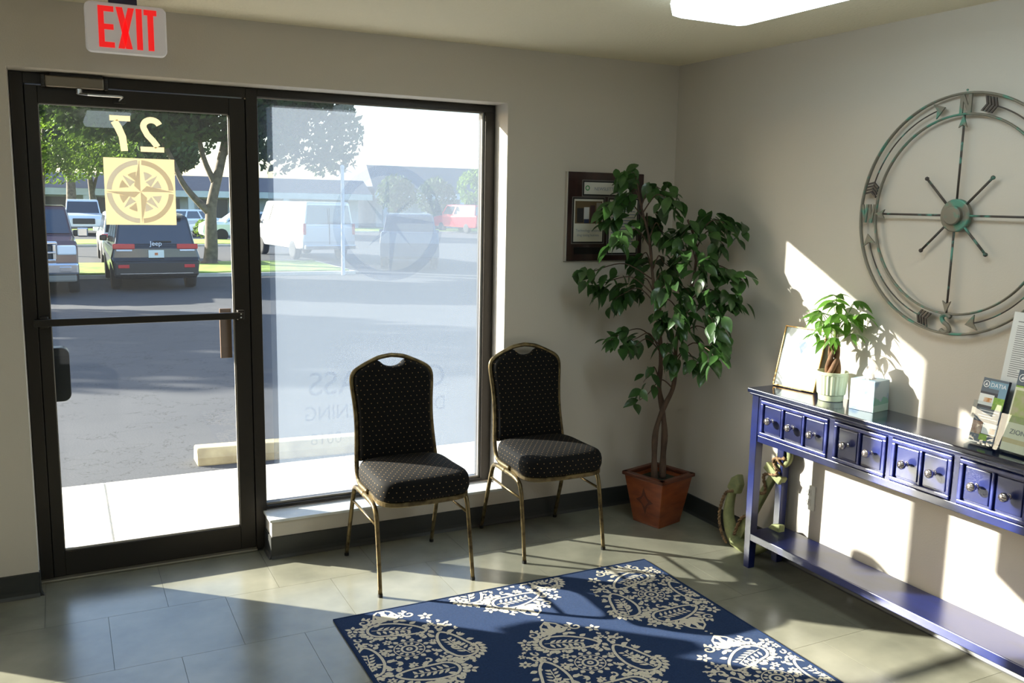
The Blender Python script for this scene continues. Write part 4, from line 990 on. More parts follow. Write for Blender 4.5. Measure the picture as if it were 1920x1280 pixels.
def logo_disc(par, u, v, r, w):
    b = MB(); ring2(b, 0, r, lambda a, c: (u + a, v + c, w), n=20); b.build('logo_disc', wh, par, world=False)
    b = MB(); ring2(b, 0, r * 0.78, lambda a, c: (u + a, v + c, w + 0.0003), n=20); b.build('logo_disc', dk, par, world=False)
    b = MB(); b.face([(u - r * 0.45, v - r * 0.4, w + 0.0006), (u + r * 0.45, v - r * 0.4, w + 0.0006), (u + r * 0.1, v + r * 0.5, w + 0.0006)]); b.build('logo_mark', wh, par, world=False)
def holder(par, w, h_front, h_back, depth):
    b = MB(); t = 0.002
    b.box(-w / 2, w / 2, 0, h_front, 0.012, 0.012 + t); b.box(-w / 2, w / 2, 0, 0.004, -depth, 0.014); b.box(-w / 2, w / 2, 0, h_back, -depth - t, -depth)
    b.box(-w / 2 - t, -w / 2, 0, h_front, -depth, 0.014); b.box(w / 2, w / 2 + t, 0, h_front, -depth, 0.014)
    return b.build('holder', acr, par, world=False)
h1 = panel_thing('brochure_holder', 'clear acrylic brochure stand holding a slate-blue leaflet, at its left end', 'brochure holder', -2.087, -0.168, 13, -3)
holder(h1, 0.108, 0.150, 0.20, 0.030)
br = panel_thing('leaflet', 'slate-blue DATIA leaflet with small photos in the left clear stand', 'leaflet', -2.087, -0.166, 13, -3)
b = MB(); b.box(-0.050, 0.050, 0.006, 0.236, -0.012, 0.001); b.build('leaflet_stack', dkb, br, world=False)
pf(br, 'top_band', dk, -0.050, 0.050, 0.186, 0.236); pf(br, 'title_band', lb, -0.022, 0.050, 0.200, 0.228, 0.0014)
logo_disc(br, -0.034, 0.214, 0.0125, 0.0018)
text('DATIA', 0.021, wh, br, 'lettering', T(0.014, 0.213, 0.0019), 0.0002)
pf(br, 'photo_print', lb, 0.020, 0.050, 0.160, 0.200, 0.0015); pf(br, 'photo_print', wh, -0.050, 0.008, 0.138, 0.178); pf(br, 'photo_print', og, -0.030, 0.002, 0.150, 0.166, 0.0016); pf(br, 'photo_print', gn, 0.008, 0.050, 0.128, 0.172, 0.0016)
pf(br, 'slate_band', dk, -0.050, 0.050, 0.080, 0.128)
for k, q in enumerate((0.118, 0.108, 0.099, 0.090)): pf(br, 'text_line', wh, -0.036 + 0.012 * (k % 2), 0.040 - 0.01 * (k % 3), q, q + 0.003, 0.0018)
pf(br, 'photo_print', rd, -0.050, -0.010, 0.032, 0.078); pf(br, 'photo_print', wh, -0.008, 0.050, 0.038, 0.078); pf(br, 'photo_print', rd, 0.022, 0.044, 0.042, 0.062, 0.0018); pf(br, 'slate_band', dk, -0.050, 0.050, 0.006, 0.032); pf(br, 'photo_print', gn, -0.012, 0.020, 0.014, 0.036, 0.0018)
h2 = panel_thing('brochure_holder', 'clear acrylic brochure stand at the right, cut by the picture edge', 'brochure holder', -2.215, -0.190, 13, -3)
holder(h2, 0.108, 0.130, 0.20, 0.045)
br2 = panel_thing('leaflet', 'tall dark leaflet with a round logo behind the pale one', 'leaflet', -2.212, -0.166, 12, -3)
b = MB(); b.box(-0.050, 0.050, 0.006, 0.285, -0.012, 0.001); b.build('leaflet_stack', dkb, br2, world=False)
pf(br2, 'top_band', dk, -0.050, 0.050, 0.232, 0.285); pf(br2, 'title_band', lb, -0.020, 0.050, 0.245, 0.275, 0.0014); logo_disc(br2, -0.032, 0.258, 0.0135, 0.0018)
text('DATIA', 0.021, wh, br2, 'lettering', T(0.018, 0.259, 0.0019), 0.0002)
pf(br2, 'photo_print', gn, -0.048, -0.02, 0.120, 0.230, 0.0015)
br3 = panel_thing('leaflet', 'pale green and white ZION leaflet in the right clear stand', 'leaflet', -2.222, -0.186, 13, -3)
b = MB(); b.box(-0.050, 0.050, 0.006, 0.228, -0.004, 0.001); b.build('leaflet_sheet', mat('cream_print', (224, 224, 200), 0.5), br3, world=False)
pf(br3, 'photo_print', mat('meadow_print', (176, 172, 140), 0.5, var=(150, 176, 90), vscale=30), -0.044, 0.050, 0.105, 0.218, 0.0014)
text('ZION', 0.024, mat('grey_lettering', (110, 116, 120), 0.5), br3, 'lettering', T(0.0, 0.074, 0.0019), 0.0002)
pf(br3, 'cream_band', mat('sand_print', (206, 194, 150), 0.5), -0.050, 0.050, 0.034, 0.050)
po = panel_thing('price_sheet', 'tall white sheet of small printed lists standing behind the leaflets', 'sign', -2.215, -0.118, 9, -3)
b = MB(); b.box(-0.140, 0.140, 0, 0.475, -0.003, 0.001); b.build('sheet', mat('list_paper', (220, 222, 224), 0.5), po, world=False)
b = MB(); rr = random.Random(3)
for col_ in (-0.118, -0.015):
    z = 0.425
    while z > 0.24:
        b.box(col_, col_ + rr.uniform(0.03, 0.088), z, z + 0.0022, 0.001, 0.0014); z -= 0.0075
b.box(-0.118, 0.12, 0.440, 0.443, 0.001, 0.0014); b.box(-0.1, 0.1, 0.452, 0.458, 0.001, 0.0014)
b.build('printed_line', mat('print_grey', (110, 112, 118), 0.6), po, world=False)
# ---------------------------------------------------------------- compass wall art
pat_m = mat('verdigris_metal', (128, 122, 110), 0.6, metal=0.25, var=(88, 142, 126), vscale=17, vlow=0.52, vhigh=0.62, detail=6, bump=0.4, bscale=90)
patd_m = mat('dark_verdigris_metal', (78, 70, 66), 0.6, metal=0.25, var=(92, 144, 130), vscale=24, vlow=0.54, vhigh=0.64, detail=6, bump=0.3, bscale=90)
cp = thing('compass_wall_art', 'large round verdigris metal compass hung on the wall over the table', 'wall art', M=T(-0.012, -1.795, 1.672) @ M_RIGHT)
def cring(n, R, r, z, m=pat_m, rx=1.0, a0=None, a1=None, seg=8, par=cp):
    b = MB()
    if a0 is None: b.tube([(R * cos(2 * pi * k / 96), R * sin(2 * pi * k / 96), z) for k in range(96)], r, seg, loop=True, ref=(0, 0, 1), rx=rx)
    else: b.tube([(R * cos(a0 + (a1 - a0) * k / 24), R * sin(a0 + (a1 - a0) * k / 24), z) for k in range(25)], r, seg, ref=(0, 0, 1), rx=rx)
    return b.build(n, m, par, world=False, smooth=True)
cring('outer_ring', 0.451, 0.0085, 0.012, rx=0.6); cring('inner_ring', 0.375, 0.0075, 0.012, rx=0.6)
b = MB(); b.lathe([(0.062, 0), (0.062, 0.018), (0.058, 0.021)], seg=40); b.build('hub_plate', pat_m, cp, world=False)
b = MB(); b.lathe([(0.036, 0.02), (0.036, 0.036), (0.032, 0.040), (0.01, 0.042)], seg=32); b.build('hub_cap', pat_m, cp, world=False, smooth=False)
for k in range(4):
    a = k * pi / 2; M = Rz(a)
    b = MB(); b.tube([M @ Vector((0.05, 0, 0.014)), M @ Vector((0.372, 0, 0.014))], 0.0042, 8); sp = b.build('spoke', patd_m, cp, world=False, smooth=True)
    b = MB(); b.prism([(0.372, 0), (0.325, 0.018), (0.336, 0), (0.325, -0.018)], lambda u, v, w: M @ Vector((u, v, w)), 0.015, 0.021); b.build('arrow_head', pat_m, sp, world=False)
    M = Rz(a + pi / 4)
    b = MB(); b.tube([M @ Vector((0.05, 0, 0.014)), M @ Vector((0.195, 0, 0.014))], 0.0048, 8); b.ball(tuple(M @ Vector((0.197, 0, 0.014))), 0.0085, 8); b.build('short_rod', patd_m, cp, world=False, smooth=True)
def cl(poly, ang, z0=0.010, z1=0.016, n='letter', m=pat_m, b=None):
    """poly in letter space (u right, v up), centre at radius .413 at angle ang (from right, ccw)"""
    cx, cy = 0.413 * cos(ang), 0.413 * sin(ang); own = b is None
    b = b or MB(); b.prism(poly, lambda u, v, w: (cx + u, cy + v, w), z0, z1)
    return b.build(n, m, cp, world=False) if own else b
def bars(L):
    return L
h = 0.038; w = 0.024; t = 0.013
b = MB(); cl([(-w, -h), (-w + t, -h), (-w + t, h), (-w, h)], pi / 2, b=b); cl([(w - t, -h), (w, -h), (w, h), (w - t, h)], pi / 2, b=b); cl([(-w, h), (-w + t, h), (w, -h), (w - t, -h)], pi / 2, 0.0105, 0.0155, b=b); b.build('letter_n', pat_m, cp, world=False)
b = MB()
for (x0, x1) in ((-0.030, -0.017), (-0.007, -0.014), (0.007, 0.014), (0.030, 0.017)):
    top_, bot = (x0, x1)
    cl([(x0 - 0.0052, h), (x0 + 0.0052, h), (x1 + 0.0052, -h), (x1 - 0.0052, -h)], pi, 0.010 + abs(x0) * 0.02, 0.016 + abs(x0) * 0.02, b=b)
b.build('letter_w', pat_m, cp, world=False)
b = MB(); cl([(-0.022, -h), (-0.009, -h), (-0.009, h), (-0.022, h)], 0, b=b)
for v in (-h, -0.006, h - 0.012): cl([(-0.009, v), (0.022, v), (0.022, v + 0.012), (-0.009, v + 0.012)], 0, b=b)
b.build('letter_e', pat_m, cp, world=False)
Sp = smoothp([(0.020, 0.026, 0.013), (0.0, 0.035, 0.013), (-0.018, 0.024, 0.013), (-0.010, 0.006, 0.013), (0.010, -0.006, 0.013), (0.018, -0.024, 0.013), (0.0, -0.035, 0.013), (-0.020, -0.026, 0.013)], 4)
b = MB(); b.tube([(p.x, p.y - 0.413, p.z) for p in Sp], 0.0085, 6, ref=(0, 0, 1), rx=1.0); b.build('letter_s', pat_m, cp, world=False)
for k in range(4):      # curved arrows between the letters, running clockwise
    a1 = pi / 2 + k * pi / 2 + radians(13); a0 = pi / 2 + (k + 1) * pi / 2 - radians(13)
    par = cring('curved_arrow', 0.413, 0.0028, 0.012, patd_m, a0=a0 - radians(3), a1=a1 + radians(2))
    def tl(a, u, v, w): # u along clockwise travel, v outward
        c = Vector((0.413 * cos(a), 0.413 * sin(a), w)); return c + Vector((sin(a), -cos(a), 0)) * u + Vector((cos(a), sin(a), 0)) * v
    b = MB(); b.prism([(0.034, 0), (-0.012, 0.030), (-0.002, 0), (-0.012, -0.030)], lambda u, v, w: tl(a1 + radians(3.5), u, v, w), 0.012, 0.018); b.build('arrow_head', pat_m, par, world=False)
    b = MB()
    for s in (-1, 1):
        for q in range(4): b.prism([(-0.026 + q * 0.013, 0), (-0.018 + q * 0.013, 0), (-0.032 + q * 0.013, s * 0.028), (-0.040 + q * 0.013, s * 0.028)], lambda u, v, w: tl(a0 - radians(2.5), u, v, w), 0.011, 0.017)
    b.build('arrow_feather', patd_m, par, world=False)
b = MB(); b.lathe([(0.004, 0), (0.004, 0.004)], (0, 0.462, 0.010), 10); b.build('hanging_tab', pat_m, cp, world=False)
# ---------------------------------------------------------------- plaque
pq = thing('award_plaque', 'dark wooden plaque with framed clippings on the wall behind the tree', 'plaque', M=T(-0.455, -0.001, 1.622) @ M_BACK)
W, Hh = 0.238, 0.232
b = MB(); b.box(-W, W, -Hh, Hh, 0, 0.020); b.build('board', mat('dark_cherry_wood', (50, 24, 22), 0.3, var=(34, 18, 18), vscale=6, coat=0.3, aniso=(6, 0.6, 1)), pq, world=False, bevel=0.004)
b = MB(); b.box(-W - 0.006, -W, -Hh, Hh, 0, 0.021); b.build('bevelled_edge', mat('pale_edge', (190, 184, 176), 0.5), pq, world=False)
mt = mat('grey_mat_board', (110, 106, 104), 0.6); bk = mat('black_mat', (26, 24, 24), 0.5); pw = mat('clipping_paper', (208, 206, 198), 0.6)
def clip(u0, u1, v0, v1, n='clipping', pm=pw):
    b = MB(); b.box(u0 - 0.012, u1 + 0.012, v0 - 0.012, v1 + 0.012, 0.020, 0.0215); o = b.build(n, mt, pq, world=False)
    b = MB(); b.box(u0 - 0.008, u1 + 0.008, v0 - 0.008, v1 + 0.008, 0.0212, 0.0222); b.build('inner_mat', bk, o, world=False)
    b = MB(); b.box(u0, u1, v0, v1, 0.0220, 0.0228); b.build('paper', pm, o, world=False)
    return o
c_ = clip(-0.140, 0.140, 0.118, 0.180, 'headline_clipping')
b = MB(); ring2(b, 0.008, 0.014, lambda u, v: (-0.120 + u, 0.150 + v, 0.0232), n=16); b.build('green_mark', mat('green_ink', (70, 140, 80), 0.6), c_, world=False)
text('NEWSLETTER', 0.024, ink, c_, 'lettering', T(-0.005, 0.146, 0.0232), 0.0001)
c_ = clip(-0.198, -0.020, -0.130, 0.092, 'article_clipping')
ph = [((-0.192, -0.026, -0.035, 0.082), (96, 78, 52)), ((-0.180, -0.140, -0.030, 0.045), (40, 36, 38)), ((-0.138, -0.105, -0.012, 0.050), (186, 188, 190)), ((-0.136, -0.106, -0.033, -0.012), (44, 52, 84)), ((-0.100, -0.070, -0.030, 0.060), (58, 36, 38)), ((-0.062, -0.030, 0.000, 0.075), (132, 128, 118))]
for k, ((u0, u1, v0, v1), c) in enumerate(ph):
    b = MB(); b.box(u0, u1, v0, v1, 0.0229 + k * 0.0001, 0.0230 + k * 0.0001); b.build('photo_print', mat('photo_tone', c, 0.6), c_, world=False)
text('Technology enables', 0.019, ink, c_, 'lettering', T(-0.109, -0.072, 0.0232), 0.0001); text('drug testing business', 0.018, ink, c_, 'lettering', T(-0.109, -0.096, 0.0232), 0.0001, sx=0.9)
c_ = clip(0.022, 0.198, -0.190, 0.092, 'article_clipping')
b = MB()
for k in range(14): b.box(0.034, 0.186, 0.060 - k * 0.016, 0.064 - k * 0.016, 0.0229, 0.0231)
b.build('printed_line', ink, c_, world=False)
b = MB(); b.box(-0.190, -0.030, -0.196, -0.160, 0.020, 0.022); b.build('name_plate', mat('black_plate', (24, 22, 24), 0.3, metal=0.4), pq, world=False)
# ---------------------------------------------------------------- anchor
an = thing('anchor_ornament', 'weathered green wooden anchor with rope leaning on the wall behind the table leg', 'anchor', M=T(-0.105, -0.775, 0.006) @ M_RIGHT @ Rx(radians(-7)) @ Rz(radians(-25)))
an_m = mat('mossy_green_wood', (150, 152, 104), 0.75, var=(108, 116, 78), vscale=16, bump=0.5, bscale=50)
rope_m = mat('brown_rope', (150, 120, 86), 0.9, var=(84, 62, 46), vscale=60)
b = MB()
th = 0.017
R = []
for (y, w, t_) in ((0.03, 0.032, 0.019), (0.12, 0.026, 0.018), (0.30, 0.020, 0.016), (0.45, 0.018, 0.015), (0.535, 0.020, 0.015)):
    R.append([Vector((-w, y, -t_)), Vector((w, y, -t_)), Vector((w, y, t_)), Vector((-w, y, t_))])
b.rings(R); b.build('shank', an_m, an, world=False, bevel=0.006)
b = MB(); b.tube([(0.032 * cos(2 * pi * k / 20), 0.572 + 0.040 * sin(2 * pi * k / 20), 0) for k in range(20)], 0.015, 8, loop=True, ref=(0, 0, 1)); b.build('ring', an_m, an, world=False, smooth=True)
b = MB(); b.box(-0.062, 0.062, 0.452, 0.492, -0.020, 0.022); b.build('stock', an_m, an, world=False, bevel=0.004)
for s in (-1, 1):
    P = smoothp([(0, 0.035, 0), (s * 0.06, 0.045, 0), (s * 0.125, 0.095, 0), (s * 0.165, 0.175, 0), (s * 0.172, 0.235, 0)], 4); n = len(P)
    b = MB(); b.tube(P, [ease(0.042, 0.018, (i / n) ** 0.7) for i in range(n)], 10, ref=(0, 0, 1), rx=1.0)
    am = b.build('arm', an_m, an, world=False, smooth=True)
    b = MB(); b.prism([(s * 0.182, 0.31), (s * 0.208, 0.265), (s * 0.204, 0.205), (s * 0.160, 0.200), (s * 0.128, 0.225), (s * 0.138, 0.275)], lambda u, v, w: (u, v, w), -0.020, 0.020); b.build('fluke', an_m, am, world=False, bevel=0.008)
b = MB()
for k in range(2):
    P = []
    ctrl = smoothp([(0.02, 0.575, 0.018), (-0.03, 0.53, 0.024), (0.03, 0.49, 0.026), (-0.035, 0.43, 0.022), (0.02, 0.37, 0.024), (-0.03, 0.31, 0.024), (0.02, 0.24, 0.026), (-0.02, 0.16, 0.028), (0.0, 0.07, 0.040)], 16)
    for i, p in enumerate(ctrl): a = i * 0.9 + k * pi; P.append(p + Vector((0.0045 * cos(a), 0.0012 * sin(a), 0.0045 * sin(a))))
    b.tube(P, 0.0052, 6)
for k in range(2):
    P = []
    for i, p in enumerate(smoothp([(-0.150, 0.225, 0.024), (-0.188, 0.180, 0.018), (-0.176, 0.120, 0.026), (-0.140, 0.060, 0.034), (-0.080, 0.018, 0.040), (-0.02, 0.0, 0.042)], 14)): a = i * 0.9 + k * pi; P.append(p + Vector((0.0045 * cos(a), 0, 0.0045 * sin(a))))
    b.tube(P, 0.0052, 6)
P = [Vector((0.030 * cos(a * 1.1), 0.505 + 0.006 * a, 0.028 * sin(a * 1.1))) for a in [k * 0.5 for k in range(26)]]
b.tube(P, 0.006, 6)
b.build('rope', rope_m, an, world=False, smooth=True)
# ---------------------------------------------------------------- artificial ficus in a square wooden pot
PC = Vector((-0.253, -0.318, 0)); PY = radians(15.2)
fi = thing('artificial_ficus', 'tall artificial ficus with twisted trunks in a tapered wooden pot', 'artificial tree', tuple(PC))
wood_m = mat('reddish_pot_wood', (148, 76, 38), 0.4, var=(112, 52, 28), vscale=9, aniso=(1, 1, 3), coat=0.25)
rimw_m = mat('dark_pot_rim', (92, 46, 30), 0.4, coat=0.2)
MP = T(*PC) @ Rz(PY)
def sq(h, z): return [MP @ Vector((x * h, y * h, z)) for x, y in ((-1, -1), (1, -1), (1, 1), (-1, 1))]
b = MB(); b.rings([sq(0.090, 0.0), sq(0.090, 0.010), sq(0.128, 0.255), sq(0.112, 0.255), sq(0.108, 0.22)]); b.build('pot', wood_m, fi, bevel=0.003)
b = MB()
for k in range(4):
    M = MP @ Rz(k * pi / 2); b.box(-0.139, 0.139, -0.139, -0.108, 0.256, 0.276, M=M @ T(0, 0, 0) if True else None)
b.build('pot_rim', rimw_m, fi, bevel=0.004)
b = MB(); b.rings([sq(0.107, 0.225), sq(0.107, 0.236)]); b.build('moss', mat('dark_moss', (46, 50, 34), 0.95, bump=1, bscale=60), fi)
inl = mat('dark_inlay', (84, 38, 24), 0.4); inl2 = mat('mid_inlay', (120, 58, 32), 0.4)
for face in (0, 1):      # diamond with concave sides on the two seen faces
    M = MP @ Rz(-pi / 2 if face == 0 else 0)
    def fpt(u, v, w):
        z = 0.135 + v; off = 0.090 + (0.128 - 0.090) * (z - 0.01) / 0.245
        return M @ Vector((u, -off - w, z))
    def dia(r, c):
        P = []
        for k in range(4):
            a0 = pi / 2 * k; p0 = Vector((r * cos(a0) * 0.78, r * sin(a0))); p1 = Vector((r * cos(a0 + pi / 2) * 0.78, r * sin(a0 + pi / 2)))
            for i in range(5):
                t = i / 5; q = p0.lerp(p1, t); q *= 1 - c * sin(pi * t); P.append((q.x, q.y))
        return P
    if face == 0:
        b = MB(); b.prism(dia(0.074, 0.36), fpt, 0.0003, 0.0015); b.build('diamond_inlay', inl, fi)
        b = MB(); b.prism(dia(0.034, 0.0), fpt, 0.0012, 0.0022); b.build('diamond_inlay', inl2, fi)
bark_m = mat('ficus_bark', (98, 76, 62), 0.85, var=(70, 54, 44), vscale=14, aniso=(3, 3, 1), bump=0.5, bscale=40)
tr1 = [(-0.29, -0.335, 0.235), (-0.298, -0.335, 0.36), (-0.285, -0.32, 0.50), (-0.262, -0.345, 0.63), (-0.225, -0.37, 0.74), (-0.20, -0.35, 0.86), (-0.185, -0.33, 1.0), (-0.165, -0.36, 1.15), (-0.15, -0.40, 1.32), (-0.18, -0.45, 1.48), (-0.22, -0.42, 1.62)]
tr2 = [(-0.225, -0.315, 0.235), (-0.222, -0.31, 0.36), (-0.228, -0.32, 0.50), (-0.250, -0.315, 0.64), (-0.262, -0.30, 0.74), (-0.265, -0.31, 0.86), (-0.285, -0.32, 1.0), (-0.32, -0.32, 1.18), (-0.345, -0.31, 1.35), (-0.38, -0.32, 1.52), (-0.43, -0.31, 1.68)]
for P, r0 in ((tr1, 0.0155), (tr2, 0.0165)):
    Q = smoothp(P, 5); n = len(Q); b = MB()
    b.tube(Q, [ease(r0 * 1.1, 0.005, i / n) * (1 + 0.12 * sin(i * 0.9)) for i in range(n)], 10); b.build('trunk', bark_m, fi, smooth=True)
leaf_m = mat('ficus_leaf', (64, 100, 46), 0.40, var=(34, 60, 28), vscale=12, trans=0.28, randv=0.35, coat=0.45)
LM = [leaf_mesh('ficus_leaf', leaf_m, L, w, d, 0.3, 6) for L, w, d in ((0.078, 0.0215, 0.22), (0.070, 0.0205, 0.35), (0.064, 0.0175, 0.15))]
FC = [(-0.502,-0.30,1.831,7),(-0.490,-0.28,1.712,8),(-0.576,-0.28,1.645,8),(-0.356,-0.35,1.755,9),(-0.360,-0.45,1.690,7),(-0.616,-0.42,1.518,9),(-0.337,-0.22,1.591,10),(-0.306,-0.32,1.540,10),(-0.292,-0.50,1.547,10),(-0.147,-0.50,1.614,9),(-0.126,-0.62,1.579,8),(-0.171,-0.60,1.512,6),(-0.637,-0.22,1.333,6),(-0.554,-0.22,1.277,8),(-0.469,-0.22,1.205,6),(-0.361,-0.22,1.398,10),(-0.371,-0.22,1.258,8),(-0.280,-0.32,1.376,10),(-0.324,-0.55,1.445,8),(-0.286,-0.65,1.400,8),(-0.210,-0.70,1.351,7),(-0.160,-0.75,1.341,4),(-0.385,-0.48,1.290,8),(-0.318,-0.55,1.270,9),(-0.335,-0.52,1.160,8),(-0.227,-0.65,1.242,8),(-0.168,-0.70,1.220,8),(-0.261,-0.68,1.142,8),(-0.238,-0.72,1.042,8),(-0.282,-0.72,0.979,6),(-0.311,-0.50,1.040,6),(-0.340,-0.40,1.110,6),(-0.496,-0.25,1.000,6),(-0.378,-0.25,0.980,6),(-0.485,-0.36,0.947,3),(-0.379,-0.36,0.800,5),(-0.374,-0.36,0.701,4),(-0.301,-0.45,0.936,6),(-0.242,-0.55,0.908,6)]
rf = random.Random(5)
T1_, T2_ = smoothp(tr1, 4), smoothp(tr2, 4)
twig = MB(); extra = MB(); count = 0
def put_leaf(p, d, roll, sc, k, own):
    global count
    lim = -0.012
    tip = p + d.normalized() * 0.078 * sc
    if tip.x > lim: d = Vector((min(d.x, 0) - 0.3, d.y, d.z))
    if (p + d.normalized() * 0.078 * sc).x > lim: return
    if (p + d.normalized() * 0.078 * sc).y > lim: d = Vector((d.x, -abs(d.y) - 0.2, d.z))
    M = aim(p, d, roll) @ Matrix.Scale(sc, 4)
    if own and count < 300:
        o = bpy.data.objects.new('leaf', LM[k]); COL.objects.link(o); o.parent = fi; o.matrix_basis = fi.matrix_basis.inverted() @ M; count += 1
    else:
        me = LM[k]; vs = [extra.bm.verts.new(M @ v.co) for v in me.vertices]
        for f_ in me.polygons: extra.bm.faces.new([vs[i] for i in f_.vertices])
for (cx, cy, cz, n) in FC:
    c = Vector((cx, cy, cz))
    best = min((q for q in T1_ + T2_ if q.z < cz - 0.02 and q.z > 0.70), key=lambda q: (q - c).length + 0.0, default=Vector(tr1[4]))
    a = best; end = c + Vector((0, 0, 0.02))
    outw = Vector((c.x - a.x, c.y - a.y, 0)); mid = a.lerp(end, 0.5) + Vector((0, 0, 0.06))
    P = smoothp([a, mid, end, end + outw.normalized() * 0.05 + Vector((0, 0, -0.03)) if outw.length > 0.01 else end + Vector((0, 0, 0.04))], 6)
    P = [Vector((min(p.x, -0.015), min(p.y, -0.015), p.z)) for p in P]
    twig.tube(P, [ease(0.004, 0.0013, i / len(P)) for i in range(len(P))], 5)
    m = len(P); tot = n + (n + 2 if n > 5 else 1)
    for k in range(tot):
        p = P[int(ease(m * 0.50, m - 1, k / max(1, tot - 1)))]
        p = p + Vector((rf.uniform(-.045, .045), rf.uniform(-.04, .04), rf.uniform(-.04, .04)))
        a_ = rf.uniform(0, 2 * pi)
        d = Vector((cos(a_), sin(a_), 0)) * 0.75 + (outw.normalized() * 0.5 if outw.length > 0.01 else Vector()) + Vector((0, 0, rf.uniform(-1.15, -0.1)))
        put_leaf(p, d, rf.uniform(-0.7, 0.7), rf.uniform(0.95, 1.38), rf.randrange(3), k < n)
twig.build('twig', bark_m, fi, smooth=True)
o = extra.build('small_leaves', leaf_m, fi, smooth=True); o['kind'] = 'stuff'
# ---------------------------------------------------------------- rug
RX0, RX1, RY0, RY1 = -2.155, -0.630, -2.86, -0.742
rug_m = mat('navy_flatweave', (24, 48, 88), 0.95, var=(18, 40, 76), vscale=120, bump=0.6, bscale=420, spec=0.1, sheen=0.10)
edge_m = mat('dark_navy_binding', (30, 46, 78), 0.95, bump=0.5, bscale=300, spec=0.1)
cr_m = mat('cream_yarn', (214, 206, 190), 0.95, var=(196, 188, 170), vscale=200, bump=0.5, bscale=420, spec=0.1)
rug = thing('paisley_rug', 'blue rug with cream paisley medallions lying on the tile floor', 'rug', (-1.39, -1.80, 0.0005))
b = MB(); b.box(RX0 + 0.007, RX1 - 0.007, RY0 + 0.007, RY1 - 0.007, 0.001, 0.0075); b.build('rug_field', rug_m, rug)
b = MB()
for q in ((RX0, RX1, RY1 - 0.008, RY1), (RX0, RX1, RY0, RY0 + 0.008), (RX0, RX0 + 0.008, RY0 + 0.008, RY1 - 0.008), (RX1 - 0.008, RX1, RY0 + 0.008, RY1 - 0.008)): b.box(*q, 0.0008, 0.0090)
b.build('binding', edge_m, rug, bevel=0.002)
shapes = []       # 2D polygons of one medallion, centre (0,0)
def petal(cx, cy, a, L, w, n=5, base=0.0):
    L *= 1.12; w *= 1.25
    P = []
    for i in range(n + 1):
        t = i / n; P.append((t, sin(pi * t ** 0.8) * 0.5))
    pts = [(t * L, s * w) for t, s in P] + [(t * L, -s * w) for t, s in reversed(P[1:-1])]
    ca, sa = cos(a), sin(a)
    shapes.append([(cx + (base + x) * ca - y * sa, cy + (base + x) * sa + y * ca) for x, y in pts])
def strk(path, w):
    P = [Vector((p[0], p[1], 0)) for p in path]; n = len(P); L = []
    for i, p in enumerate(P):
        a = P[max(0, i - 1)]; c = P[min(n - 1, i + 1)]; t = (c - a).normalized(); q = Vector((-t.y, t.x, 0))
        ww = 1.35 * (w(i / (n - 1)) if callable(w) else w)
        L.append((p + q * ww / 2, p - q * ww / 2))
    for (a0, a1), (c0, c1) in zip(L, L[1:]): shapes.append([(a0.x, a0.y), (a1.x, a1.y), (c1.x, c1.y), (c0.x, c0.y)])
def ringp(cx, cy, r, w, n=18): strk([(cx + r * cos(2 * pi * k / n), cy + r * sin(2 * pi * k / n)) for k in range(n + 1)], w)
def spiral(cx, cy, a, r, turns=1.25, s=1, w=0.007):
    strk([(cx + r * (1 - k / 20 * 0.85) * cos(a + s * turns * 2 * pi * k / 20), cy + r * (1 - k / 20 * 0.85) * sin(a + s * turns * 2 * pi * k / 20)) for k in range(21)], lambda t: w * (1 - 0.35 * t))
    for j in range(4): aa = a + s * (0.3 + j * 0.55); petal(cx + r * cos(aa), cy + r * sin(aa), aa, 0.016, 0.010)
def floret(cx, cy, r, n=6, a0=0):
    for k in range(n): petal(cx, cy, a0 + 2 * pi * k / n, r, r * 0.55, 4, r * 0.22)
def paisley(cx, cy, a, L, s=1):
    """teardrop with curled tip; (cx,cy) head centre, a direction from head to tip"""
    ca, sa = cos(a), sin(a); R = L * 0.235
    def tr(x, y): y *= s; return (cx + x * ca - y * sa, cy + x * sa + y * ca)
    pts = []
    for k in range(11): t = pi / 2 + pi * k / 10; pts.append((R * cos(t), R * sin(t)))
    low = [(L * 0.25, -R * 0.85), (L * 0.5, -R * 0.30), (L * 0.68, R * 0.35), (L * 0.76, R * 1.0)]
    up = [(L * 0.66, R * 1.25), (L * 0.45, R * 1.30), (L * 0.22, R * 1.15)]
    C = [(p.x, p.y) for p in smoothp([(x, y, 0) for x, y in pts + low + up], 3, loop=True)]
    strk([tr(*c) for c in C + [C[0]]], 0.0075)
    n = len(C)
    for i in range(0, n, 3):
        p, q = C[i], C[(i + 1) % n]; t = atan2(q[1] - p[1], q[0] - p[0]); on = t - pi / 2
        x, y = p[0] + 0.008 * cos(on), p[1] + 0.008 * sin(on); X = tr(x, y); a2 = a + s * (on + 0.5); petal(X[0], X[1], a2, 0.026, 0.016, 4)
    for i in range(6):
        t = 0.02 + i * 0.105; x = L * (t - 0.10); yc = R * (0.0 + 0.9 * max(0, t - 0.05))
        for sg in (-1, 1): X = tr(x, yc); petal(X[0], X[1], a + s * (sg * 0.95 + 0.35), 0.030 * (1 - t * 0.6), 0.0095, 4, 0.004)
    strk([tr(-R * 0.7, -R * 0.1), tr(L * 0.2, R * 0.15), tr(L * 0.5, R * 0.62)], 0.003)
# central rosette
ringp(0, 0, 0.008, 0.006, 12); ringp(0, 0, 0.026, 0.006, 20)
for k in range(12): petal(0, 0, 2 * pi * k / 12, 0.016, 0.010, 4, 0.031)
ringp(0, 0, 0.052, 0.003, 24)
for k in range(14): petal(0, 0, 2 * pi * (k + 0.5) / 14, 0.020, 0.015, 4, 0.056)
